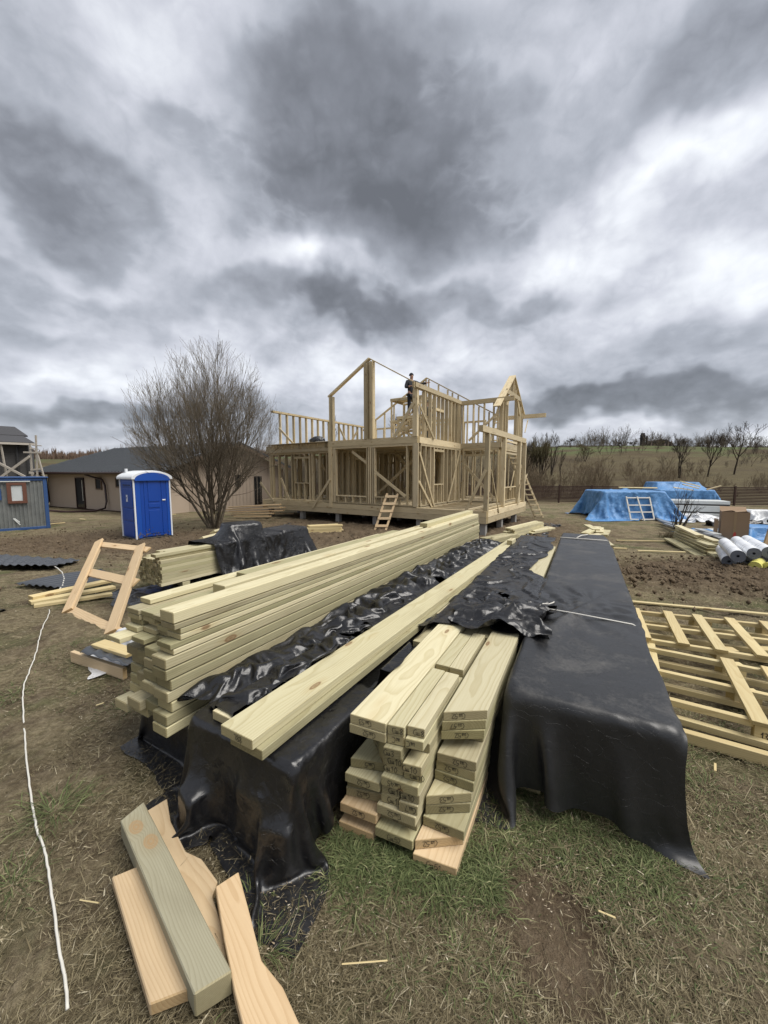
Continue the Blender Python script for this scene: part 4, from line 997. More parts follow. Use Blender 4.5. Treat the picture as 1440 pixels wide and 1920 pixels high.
    for u in (2.0, 2.11, 2.24, 2.36): b('gable_post', (u, 0, zf), (u, 0, 6.15), .15, .05)
    b('gable_post', (2.05, -.10, zf), (2.05, -.10, 6.1), .04, .13); b('gable_post', (2.33, -.10, zf), (2.33, -.10, 6.1), .04, .13)
    for u in (4.13, 4.24): b('eave_post', (u, 0, zf), (u, 0, 4.98), .16, .09)
    for u in (.02, .12): b('eave_post', (u, 0, zf), (u, 0, 4.86), .16, .07)
    b('eave_post', (.06, -.09, zf), (.06, -.09, 4.8), .04, .19)
    b('rafter', (4.34, 0, 5.0), (2.18, 0, 6.27), .16, .07); b('rafter', (2.18, 0, 6.27), (.05, 0, 5.05), .10, .04)
    # knee wall along the side
    b('wall_beam', (.0, -.35, 4.93), (.0, 4.3, 4.93), .07, .20, 'u'); b('wall_beam', (-.06, -.30, 4.95), (-.06, 4.2, 4.95), .045, .17, 'u')
    for v in (.5, .62, 1.05, 1.45, 1.85, 2.25, 2.65, 3.05, 3.4, 3.75, 3.9, 4.05, 4.2): b('stud', (0, v, zf), (0, v, 4.83), .145, .05, 'u')
    b('header', (0, 1.47, 4.3), (0, 2.22, 4.3), .14, .1, 'u')
    # cross wall over the porch
    b('wall_beam', (.0, 4.22, 4.93), (-2.45, 4.22, 4.93), .13, .19)
    for u in (-.12, -.62, -1.12, -1.55, -1.75): b('stud', (u, 4.26, zf), (u, 4.26, 4.83), .145, .05)
    # right wing gable on u=-1.87, along v
    k = -1.87; va = 5.95; apz = 6.28
    for v in (4.3, 4.4, 4.75, 5.15): b('gable_stud', (k, v, zf), (k, v, 4.6 + (v - 3.7) * .72 - .12), .145, .05, 'u')
    for v in (6.75, 7.1, 7.45, 7.8, 7.92): b('gable_stud', (k, v, zf), (k, v, 6.28 - (v - va) * .72 - .15), .145, .05, 'u')
    for v in (5.45, 5.8, 6.0, 6.25, 6.5): b('gable_stud', (k, v, 5.42), (k, v, 6.28 - abs(v - va) * .72 - .15), .145, .045, 'u')
    b('rafter', (k - .0, 3.62, 4.55), (k - .0, va, apz), .30, .05, 'u'); b('rafter', (k, va, apz), (k, 8.1, 4.72), .26, .05, 'u')
    b('collar_beam', (k - .09, 4.75, 5.38), (k - .09, 7.15, 5.38), .04, .2, 'u')
    b('top_plate', (k, 4.3, 3.2), (k, 7.9, 3.2), .15, .09, 'u')
    b('brace', (k - .1, 4.8, 4.75), (k - .1, 5.35, 5.3), .04, .1, 'u'); b('brace', (k - .1, 6.6, 5.25), (k - .1, 7.1, 4.6), .04, .1, 'u')
    b('wall_beam', (-.5, 7.9, 4.62), (-3.05, 7.9, 4.62), .1, .2)
    # porch posts and beam
    for v in (.07, 2.05, 4.35, 5.3): b('porch_post', (-2.68, v, .40), (-2.68, v, 3.08), .145, .15, 'u')
    b('porch_post', (-2.60, .20, .40), (-2.60, .20, 3.08), .1, .045, 'u')
    b('porch_beam', (-2.68, -.65, 3.17), (-2.68, 5.3, 3.17), .14, .2, 'u')
    b('porch_rail', (-2.6, .1, .46), (-2.6, 5.4, .46), .1, .05, 'u')
    # left end knee wall
    b('top_plate', (8.1, .1, 4.72), (8.1, 7.9, 4.72), .2, .09, 'u')
    for v in np.arange(.6, 7.9, .46): b('stud', (8.1, v, zf), (8.1, v, 4.67), .145, .05, 'u')
    # rear gable
    def g2(u): return 6.52 - abs(u - 2.15) * .59
    b('rafter', (-1.5, 5.0, g2(-1.5)), (2.15, 5.0, 6.52), .09, .05); b('rafter', (2.15, 5.0, 6.52), (5.6, 5.0, g2(5.6)), .12, .06)
    for u in (-1.1, -.6, -.05, .45, .75, 1.0, 1.5, 2.05, 2.2, 2.33, 2.9, 3.5, 4.1, 4.7, 5.3): b('gable_stud', (u, 5.0, zf), (u, 5.0, g2(u) - .05), .10, .05)
    b('collar_beam', (.2, 5.02, 4.35), (3.6, 5.02, 4.35), .04, .15)
    wall('v', 7.9, 0, 8.4, zf, 4.6, sp=.6)
    # diagonal braces as the photo shows them
    def dg(a, c, kind, kk, w=.1, off=-.13):
        o1 = hpl(*c1(*a), kind, kk, off); o2 = hpl(*c1(*c), kind, kk, off)
        board('brace', o1, o2, w, .03, F, root, (o2 - o1).cross(VV if kind == 'v' else UU), bev=0)
    for a, c in (((365, 665), (282, 800)), ((455, 530), (530, 590)), ((583, 630), (728, 748)), ((130, 660), (170, 765)), ((30, 680), (95, 775))): dg(a, c, 'v', 0, .11, -.12 if a[0] != 455 else .12)
    for a, c in (((730, 205), (730, 205)),): pass
    for a, c in (((768, 298), (675, 465)),): dg(a, c, 'v', 0, .12, -.14)
    for a, c in (((775, 300), (848, 470)), ((778, 535), (850, 800)), ((975, 525), (915, 775)), ((775, 675), (842, 808))): dg(a, c, 'u', 0, .1, -.10)
    dg((1112, 620), (1010, 830), 'v', 0.0, .1, -.1); dg((1120, 620), (1158, 825), 'u', -2.68, .05, -.1); dg((1240, 600), (1215, 720), 'u', -1.87, .08, -.1)
    dg((1262, 690), (1250, 785), 'u', -2.68, .06, -.1); dg((1298, 640), (1275, 720), 'u', -2.0, .06, -.1)
    dg((1165, 350), (1030, 480), 'v', 4.2, .1, -.1); dg((1300, 380), (1285, 440), 'u', -2.68, .05, -.1)
    dg((120, 420), (190, 495), 'v', .3, .1); dg((380, 410), (410, 475), 'v', .3, .08, .3); dg((500, 430), (470, 480), 'v', .6, .08)
    # braces inside
    for a, c in (((1.2, 4.1, .5), (3.4, 4.1, 2.7)), ((3.3, 4.12, .5), (1.0, 4.12, 2.7)), ((1.0, 2.4, 2.7), (3.6, 2.4, .6)), ((5.2, 2.0, .5), (7., 2.0, 2.6)), ((.6, 6.0, .5), (2.0, 6.0, 2.6)), ((-.3, 4.1, 2.1), (-1.7, 4.1, .6))): b('brace', a, c, .03, .12)
    # stairs-like sheathing scraps and film lying on the deck of the left wing
    o = MB().box((0, 0, 0), (.9, .5, .05)).build('insulation_sheet', plain('white_sheet', (.7, .7, .7)), root, Matrix.Rotation(0, 4, 'Z') @ Matrix.Translation((-5.6, .45, 3.58)))
    return root
hf = house_frame()
def heapbag():
    m = bpy.data.meshes.new('black_bag'); bm = bmesh.new(); bmesh.ops.create_icosphere(bm, subdivisions=3, radius=.3)
    for v in bm.verts:
        n = float(fbm(np.array([v.co.x * 5 + 3]), np.array([v.co.y * 5 + v.co.z * 4]), 12, 3)[0]); v.co *= 1 + n * .35; v.co.z = max(v.co.z, -.1)
    bm.to_mesh(m); bm.free(); m.materials.append(FILM); o = bpy.data.objects.new('black_bag', m)
    place(o, Matrix.Translation(H(5.75, .75, 3.23)) @ Matrix.Diagonal((1.2, .8, .8, 1))); tag(o, 'crumpled black bag lying on the upper deck of the timber house left wing', 'bag')
heapbag()

def stage(name, label, o, yaw, w, d, h, sub=(.5,), braces=True, z0=0.):
    r = thing(name, label, 'work platform', o, yaw); F = W['frame']
    A = WM[r]
    for x in (0, w):
        for y in (0, d): board('leg', A @ Vector((x, y, 0)), A @ Vector((x, y, h)), .08, .05, F, r, A.to_3x3() @ Vector((1, 0, 0)))
    for z in [h] + [h * q for q in sub]:
        for y in (-.03, d + .03): board('rail', A @ Vector((-.05, y, z)), A @ Vector((w + .05, y, z)), .1, .03, F, r, (0, 0, 1))
        for x in (-.03, w + .03): board('rail', A @ Vector((x, 0, z)), A @ Vector((x, d, z)), .1, .03, F, r, (0, 0, 1))
    for k in range(int(d / .16)): board('plank', A @ Vector((-.08, .08 + k * .16, h + .07)), A @ Vector((w + .08, .08 + k * .16, h + .07)), .15, .03, F, r, A.to_3x3() @ Vector((0, 1, 0)))
    if braces:
        board('brace', A @ Vector((0, -.06, h * .05)), A @ Vector((w, -.06, h * .9)), .09, .025, F, r, (0, 0, 1)); board('brace', A @ Vector((w, -.09, h * .05)), A @ Vector((0, -.09, h * .45)), .09, .025, F, r, (0, 0, 1))
        board('brace', A @ Vector((w + .05, 0, h * .05)), A @ Vector((w + .05, d, h * .9)), .09, .025, F, r, (0, 0, 1))
    return r
stage('work_platform', 'tall timber work platform on the upper floor behind the twin gable posts', H(2.7, 2.5, 3.125), R(-33) , 1.5, 1.2, 1.95)
stage('work_platform', 'lower timber work platform under the standing worker on the upper floor', H(1.5, 1.1, 3.125), R(-33), 1.0, .9, .88)

def ladder(name, label, p0, p1, wid, n, mat, group=None, rung_face=(0, 1, 0), rw=.09):
    p0 = Vector(p0); p1 = Vector(p1); m = (p1 - p0); wv = m.cross(Vector(rung_face)).normalized(); wv.z = 0; wv.normalize(); nrm = m.cross(wv).normalized()
    if nrm.y > 0: nrm = -nrm
    r = thing(name, label, 'ladder', p0, group=group)
    for s in (-1, 1): board('rail', p0 + wv * s * wid / 2, p1 + wv * s * wid * .5, .08, .045, mat, r, wv)
    for k in range(n):
        c = p0.lerp(p1, (k + .55) / n) + nrm * .035
        board('rung', c - wv * (wid / 2 + .04), c + wv * (wid / 2 + .04), rw, .028, mat, r, m)
    return r
lad = W['lath']
lb = at(713, 994, -.45); lt_ = hpl(741, 925, 'v', 0, -.2)
ladder('ladder', 'short pale wooden ladder leaning on the front edge of the timber house', lb, lt_, .42, 5, W['fresh'], 'ladders of the timber house', rw=.1)
lb = at(1011, 971, -.45); lt_ = hpl(984, 856, 'u', -2.68, -.15); lt_ = Vector((lb.x - 1.45, lb.y - .2, 2.55))
ladder('ladder', 'long wooden ladder leaning against the right end of the timber house', lb, lt_, .36, 12, W['frame'], 'ladders of the timber house', rw=.06)
ladder('ladder', 'steep ladder seen through the gable of the right wing on the upper floor', H(-1.2, 5.6, 3.12), H(-1.3, 6.3, 4.85), .4, 6, W['frame'], 'ladders of the timber house', rw=.06)

# ================================================================== PEOPLE
def skin_mesh(name, joints, bones, mat, sub=1, root_i=0):
    me = bpy.data.meshes.new(name); me.from_pydata([j[:3] for j in joints], bones, []); o = bpy.data.objects.new(name, me)
    sk = o.modifiers.new('s', 'SKIN'); sk.use_smooth_shade = True
    sv = me.skin_vertices[0].data if me.skin_vertices else None
    if sv is None:
        bm = bmesh.new(); bm.from_mesh(me); bm.verts.layers.skin.verify(); bm.to_mesh(me); bm.free(); sv = me.skin_vertices[0].data
    for i, j in enumerate(joints): sv[i].radius = (j[3], j[4] if len(j) > 4 else j[3]); sv[i].use_root = i == root_i
    if sub: o.modifiers.new('u', 'SUBSURF').levels = sub; o.modifiers[-1].render_levels = sub
    me.materials.append(mat); return o
def person(label, loc, yaw, armR, armL, cap=True):
    """armR / armL: elbow and hand offsets from the shoulder"""
    r = thing('person', label, 'person', loc, yaw, 'people on the building site')
    skin = plain('skin', (.42, .24, .17), .6, var=.1); jac = plain('dark_jacket', (.022, .024, .030), .85, var=.3); tr = plain('dark_trousers', (.012, .013, .018), .9, var=.3); sh = plain('black_boots', (.01, .01, .01), .6)
    J = [(0, 0, .95, .13, .10), (0, 0, 1.15, .14, .10), (0, 0, 1.38, .165, .11), (0, 0, 1.50, .06, .055), (0, -.005, 1.58, .07, .08), (0, -.01, 1.68, .078, .092), (0, -.005, 1.75, .05, .06), (0, -.10, 1.645, .014, .014)]
    E_ = [(0, 1), (1, 2), (2, 3), (3, 4), (4, 5), (5, 6), (5, 7)]
    hands = []
    for s, (el, ha) in ((1, armR), (-1, armL)):
        S = Vector((s * .19, 0, 1.43)); el = S + Vector(el); ha = el + Vector(ha); k = len(J)
        J += [(*S, .06), (*el, .045), (*ha, .03)]; E_ += [(2, k), (k, k + 1), (k + 1, k + 2)]
        d = (ha - el).normalized(); sd = d.cross(Vector((0, 0, 1))).normalized() if abs(d.z) < .95 else Vector((1, 0, 0))
        J.append((*(ha + d * .06), .038, .018)); E_.append((k + 2, k + 3))
        for q in range(4):
            f0 = ha + d * .10 + sd * (q - 1.5) * .021; f1 = f0 + d * (.045 - abs(q - 1.4) * .007) + Vector((0, 0, -.02))
            J += [(*f0, .009), (*f1, .008)]; E_ += [(k + 3, len(J) - 2), (len(J) - 2, len(J) - 1)]
        t0 = ha + d * .05 + sd * -.045; J += [(*t0, .010), (*(t0 + d * .035), .009)]; E_ += [(k + 3, len(J) - 2), (len(J) - 2, len(J) - 1)]
        hands.append((S, el, ha))
    for s in (1, -1):
        k = len(J); J += [(s * .09, 0, .88, .085), (s * .10, -.01, .48, .055), (s * .11, .01, .09, .038), (s * .12, -.14, .04, .035, .03)]; E_ += [(0, k), (k, k + 1), (k + 1, k + 2), (k + 2, k + 3)]
    place(skin_mesh('body', J, E_, skin, 2), WM[r].copy(), r)
    JJ = [(0, 0, .90, .165, .13), (0, 0, 1.15, .165, .125), (0, 0, 1.40, .175, .125), (0, 0, 1.49, .08, .075)]; EE = [(0, 1), (1, 2), (2, 3)]
    for s, (S, el, ha) in zip((1, -1), hands):
        k = len(JJ); JJ += [(*S, .08), (*el, .062), (*(el.lerp(ha, .92)), .047)]; EE += [(2, k), (k, k + 1), (k + 1, k + 2)]
    place(skin_mesh('jacket', JJ, EE, jac, 2), WM[r].copy(), r)
    JJ = [(0, 0, .92, .145, .115)]; EE = []
    for s in (1, -1):
        k = len(JJ); JJ += [(s * .09, 0, .86, .10), (s * .10, -.01, .48, .072), (s * .11, .01, .12, .060)]; EE += [(0, k), (k, k + 1), (k + 1, k + 2)]
    place(skin_mesh('trousers', JJ, EE, tr, 2), WM[r].copy(), r)
    for s in (1, -1): place(skin_mesh('boot', [(s * .11, .03, .07, .06, .055), (s * .115, -.06, .045, .055, .045), (s * .12, -.17, .04, .045, .035)], [(0, 1), (1, 2)], sh, 2), WM[r].copy(), r)
    # knitted cap and eyes
    def ball(nm, c, rad, mat, sc=(1, 1, 1), cut=None, par=None):
        bm = bmesh.new(); bmesh.ops.create_uvsphere(bm, u_segments=18, v_segments=12, radius=rad)
        if cut is not None: bmesh.ops.delete(bm, geom=[v for v in bm.verts if v.co.z < cut], context='VERTS')
        me = bpy.data.meshes.new(nm); bm.to_mesh(me); bm.free(); me.polygons.foreach_set('use_smooth', [True] * len(me.polygons)); me.materials.append(mat)
        o = bpy.data.objects.new(nm, me); place(o, WM[r] @ Matrix.Translation(c) @ Matrix.Diagonal((*sc, 1)), r)
    if cap: ball('knitted_cap', (0, .012, 1.69), .105, jac, (.92, 1.08, 1.05), -.01)
    for s in (1, -1): ball('eye', (s * .032, -.088, 1.675), .011, sh)
hp = hpl(*c1(727, 340), 'v', 1.0); 
pw = H(1.02, 1.35, 4.05); person('worker in dark clothes and cap standing high behind the top beam of the timber house', pw, R(20), ((.17, -.14, -.10), (.22, -.14, .05)), ((-.10, -.05, -.26), (.10, -.20, .02)))
person('worker in dark clothes half hidden behind the upper floor side studs of the timber house', H(.85, 2.55, 3.125), R(60), ((.06, -.05, -.27), (.02, -.2, -.10)), ((-.08, -.20, -.12), (-.02, -.20, .12)))

# ================================================================== CLOTH (position based, in numpy)
def obb(o, yaw, l, w, h, z0):
    """box whose near left bottom corner is o; length along the stack direction, width to its right"""
    L_ = np.array([math.sin(yaw), math.cos(yaw), 0]); Rr = np.array([math.cos(yaw), -math.sin(yaw), 0])
    c = np.array([o[0], o[1], z0 + h / 2]) + L_ * l / 2 + Rr * w / 2
    return c, np.stack([L_, Rr, [0, 0, 1.]]), np.array([l / 2, w / 2, h / 2])
def pbd(x, ref, fac, boxes, iters, inner, g, rg, margin, fric, bend, damp, floor, hook):
    xp = x.copy(); S = slice
    ln = lambda A, B: np.sqrt(((B - A) ** 2).sum(-1))[..., None]
    RX = ln(ref[:, :-1], ref[:, 1:]) * fac[0]; RY = ln(ref[:-1], ref[1:]) * fac[1]; fm = (fac[0] + fac[1]) / 2
    D1 = ln(ref[:-1, :-1], ref[1:, 1:]) * fm; D2 = ln(ref[:-1, 1:], ref[1:, :-1]) * fm
    BX = (RX[:, :-1] + RX[:, 1:]); BY = (RY[:-1] + RY[1:])
    def ab(ax, st):
        n = x.shape[ax]; k = (n - st) // 2
        a = [S(None)] * 2; b = [S(None)] * 2; a[ax] = S(st, st + 2 * k, 2); b[ax] = S(st + 1, st + 2 * k, 2)
        return tuple(a), tuple(b), (RX if ax else RY)[tuple(a)]
    pairs = [ab(ax, st) for ax in (1, 0) for st in (0, 1)]
    def solve(A, B, r, k, minonly=False):
        d = B - A; l = np.sqrt(np.einsum('ijk,ijk->ij', d, d))[..., None] + 1e-9; e = (l - r) / l
        if minonly: e = np.minimum(e, 0)
        d *= e * (.5 * k); A += d; B -= d
    for it in range(iters):
        v = (x - xp) * damp; xp = x.copy(); x = x + np.clip(v, -.03, .03); x[..., 2] -= g
        for _ in range(inner):
            for a, b, r in pairs: solve(x[a], x[b], r, 1.)
            for st in (0, 1):
                m = ((x.shape[0] - st) // 2) * 2; q = S(st, st + m, 2)
                solve(x[q, :-1], x[st + 1:st + m:2, 1:], D1[q], .3); solve(x[q, 1:], x[st + 1:st + m:2, :-1], D2[q], .3)
            solve(x[:, :-2], x[:, 2:], BX, bend * .5, True); solve(x[:-2], x[2:], BY, bend * .5, True)
            if hook is not None: hook(x, it)
        for c, R_, h in boxes:
            q = (x - c) @ R_.T; hh = h + margin; pen = hh - np.abs(q); ins = (pen > 0).all(-1)
            if ins.any():
                qq = q[ins]; pp = pen[ins].copy(); pp[:, 2] *= np.where(qq[:, 2] > 0, .7, 8.); ax = pp.argmin(1); ii = np.arange(len(qq))
                qq[ii, ax] = np.sign(qq[ii, ax]) * hh[ax]; nw = qq @ R_ + c; x[ins] = nw; xp[ins] += (nw - xp[ins]) * fric
        if floor:
            gg = gbase(x[..., 0], x[..., 1]) + .014; lo = x[..., 2] < gg
            if lo.any(): x[..., 2][lo] = gg[lo]; xp[lo] += (x[lo] - xp[lo]) * fric
    return x
def up2(x):
    ny, nx, _ = x.shape; o = np.zeros((2 * ny - 1, 2 * nx - 1, 3)); o[::2, ::2] = x
    o[1::2, ::2] = (x[1:] + x[:-1]) / 2; o[:, 1::2] = (o[:, 2::2] + o[:, :-2:2]) / 2
    return o
def drape(name, P0, rest, boxes, mat, label, cat, iters=220, seed=1, noise=.01, margin=.012, inner=3, fric=.6, pins=None, bend=.25, sub=1, group=None, hook=None, damp=.985, floor=True, fine=.3, g=.0011, comp=1.):
    """coarse pass on every second point, then a refining pass on the full grid"""
    rg = np.random.default_rng(seed); P0 = P0[:(P0.shape[0] - 1) // 2 * 2 + 1, :(P0.shape[1] - 1) // 2 * 2 + 1]
    sp = (np.sqrt(((P0[:, 1:, :2] - P0[:, :-1, :2]) ** 2).sum(-1)).mean(), np.sqrt(((P0[1:, :, :2] - P0[:-1, :, :2]) ** 2).sum(-1)).mean())
    fac = tuple(1 + (min(rest[k] / sp[k], 2.) - 1) * comp for k in (0, 1)); x = P0[::2, ::2].copy()
    x[..., 2] += np.abs(rg.normal(0, noise, x.shape[:2])); x[..., :2] += rg.normal(0, noise * .4, (*x.shape[:2], 2))
    x = pbd(x, P0[::2, ::2], fac, boxes, iters, 5, g, rg, margin, fric, bend, damp, floor, hook)
    x = up2(x); x += rg.normal(0, min(sp) * .10, x.shape)
    x = pbd(x, P0, fac, boxes, int(iters * fine), 3, g * .5, rg, margin, fric, bend, .9, floor, hook)
    ny, nx, _ = x.shape
    i, j = np.meshgrid(np.arange(ny - 1), np.arange(nx - 1), indexing='ij'); k = i * nx + j
    f = np.stack([k, k + 1, k + nx + 1, k + nx], -1).reshape(-1, 4)
    me = mesh_np(name, x.reshape(-1, 3), f, True); me.materials.append(mat)
    o = bpy.data.objects.new(name, me)
    if sub: s = o.modifiers.new('s', 'SUBSURF'); s.levels = sub; s.render_levels = sub
    place(o, Matrix.Identity(4)); tag(o, label, cat, group)
    return o, x
def sheet(o, yaw, l0, l1, r0, r1, z, nl, nr, wob=0., seed=0):
    """grid of points: axis 0 along the stack, axis 1 across; edges made uneven by wob"""
    L_ = np.array([math.sin(yaw), math.cos(yaw), 0]); Rr = np.array([math.cos(yaw), -math.sin(yaw), 0])
    a = np.linspace(0, 1, nl)[:, None]; b = np.linspace(0, 1, nr)[None]
    l = l0 + (l1 - l0) * a + 0 * b; r = r0 + (r1 - r0) * b + 0 * a
    if wob:
        l = l + fbm(b * 3 + 0 * a, a * 0 + seed, seed, 3) * wob * (1 - a) ** 2; r = r + fbm(a * 5 + 0 * b, b * 0 + seed + .5, seed + 7, 3) * wob * (2 * b - 1) ** 2
        l = l + fbm(b * 3 + 5 + 0 * a, a * 0 + seed, seed + 3, 3) * wob * a ** 2
    P_ = np.array([o[0], o[1], 0.]) + l[..., None] * L_ + r[..., None] * Rr
    P_[..., 2] = z
    return P_

def facet(x, y, seed, n=6, f0=1., f1=3.2):
    """crumple: sum of triangle waves in random directions, flat facets and sharp creases; about -1..1"""
    rg = np.random.default_rng(seed); t = 0; w = 0
    x2 = x + fbm(x * .9, y * .9, seed, 2) * .5; y2 = y + fbm(x * .9 + 9, y * .9, seed + 1, 2) * .5
    for i in range(n):
        a = rg.uniform(0, math.pi); f = f0 * (f1 / f0) ** (i / (n - 1)); q = (x2 * math.cos(a) + y2 * math.sin(a)) * f + rg.uniform(0, 1)
        am = 1 / f * (.45 + 1.1 * vn(x2 * .7 + i * 5, y2 * .7, seed + i) ); t = t + am * (np.abs(q - np.floor(q) - .5) * 4 - 1); w += .5 / f
    return t / w
class Fr:
    """frame of a lumber stack"""
    def __init__(s, x, y, yaw): s.o = Vector((x, y, 0)); s.yaw = R(yaw); s.L = Vector((math.sin(s.yaw), math.cos(s.yaw), 0)); s.R = Vector((math.cos(s.yaw), -math.sin(s.yaw), 0))
    def __call__(s, l, r, z): return s.o + s.L * l + s.R * r + Vector((0, 0, z))
def sb(fr, name, label, group, l0, l1, r, z, w, h, mat, skew=0., cat='board', bev=.0025, dz=0.):
    """board of a stack: near end l0, far end l1, left edge r, underside z"""
    a = fr(l0, r + w / 2, z + h / 2); b = fr(l1, r + w / 2, z + h / 2 + dz)
    o = board(name, a, b, w, h, mat, None, -fr.R, skew0=-skew, bev=bev)
    return tag(o, label, cat, group)
ORD = ['first', 'second', 'third', 'fourth', 'fifth', 'sixth', 'seventh', 'eighth', 'ninth', 'tenth', 'eleventh', 'twelfth', 'thirteenth', 'fourteenth']

# ------------------------------------------------------------------ handwriting in black marker
INK = plain('black_marker_ink', (.012, .011, .013), .6)
GLY = {'C': [[(.85, .95), (.5, 1.), (.15, .75), (.1, .35), (.4, .02), (.9, .1)]],
       'm': [[(0, .6), (.02, .08), (.28, .1), (.32, .55), (.35, .1), (.62, .1), (.68, .58), (.7, .05), (.9, .12)]],
       '5': [[(.85, 1.), (.3, .95), (.2, .55), (.6, .62), (.8, .3), (.55, .02), (.1, .1)]], '2': [[(.1, .8), (.4, 1.), (.75, .8), (.5, .4), (.1, .05), (.85, .05)]],
       '3': [[(.1, .9), (.5, 1.), (.7, .8), (.4, .55), (.8, .35), (.5, .02), (.05, .1)]], '1': [[(.2, .7), (.55, 1.), (.5, 0.)]], '0': [[(.5, 1.), (.1, .6), (.2, .1), (.6, 0.), (.85, .5), (.5, 1.)]],
       '4': [[(.5, 1.), (.1, .35), (.85, .4)], [(.65, .75), (.6, 0.)]], '8': [[(.5, .5), (.15, .8), (.5, 1.), (.8, .78), (.5, .5), (.1, .22), (.5, 0.), (.85, .25), (.5, .5)]],
       '7': [[(.1, .95), (.8, .98), (.4, 0.)]], 'B': [[(.1, 1.), (.15, 0.)], [(.1, 1.), (.6, .85), (.15, .55), (.7, .3), (.15, 0.)]], 'H': [[(.1, 1.), (.1, 0.)], [(.1, .5), (.7, .55)], [(.75, 1.), (.7, 0.)]]}
def write(txt, parent, org, xd, yd, hgt, rot=False, sp=.72, th=.0022):
    """strokes lying on a surface: org = lower left, xd/yd = unit directions in the surface"""
    xd = Vector(xd).normalized(); yd = Vector(yd).normalized(); n = xd.cross(yd).normalized(); m = MB(); cx = 0
    wid = sum(.9 if c == 'm' else .75 for c in txt) * hgt * sp
    if rot: org = org + xd * wid + yd * hgt; xd = -xd; yd = -yd
    for c in txt:
        for st in GLY.get(c, []):
            j = [rng.gauss(0, .03) for _ in range(2 * len(st))]
            pts = [org + xd * (cx + (p[0] + j[2 * i] ) * hgt * sp) + yd * ((p[1] + j[2 * i + 1]) * hgt) for i, p in enumerate(st)]
            for a, b in zip(pts[:-1], pts[1:]):
                d = (b - a).normalized(); s = n.cross(d) * th / 2; e = d * th * .3
                m.quad(a - e - s + n * .0012, b + e - s + n * .0012, b + e + s + n * .0012, a - e + s + n * .0012)
        cx += (.98 if c == 'm' else .8) * hgt * sp
    o = bpy.data.objects.new('marking', m.mesh('marking')); o.data.materials.append(INK)
    place(o, Matrix.Identity(4), parent) ; return o

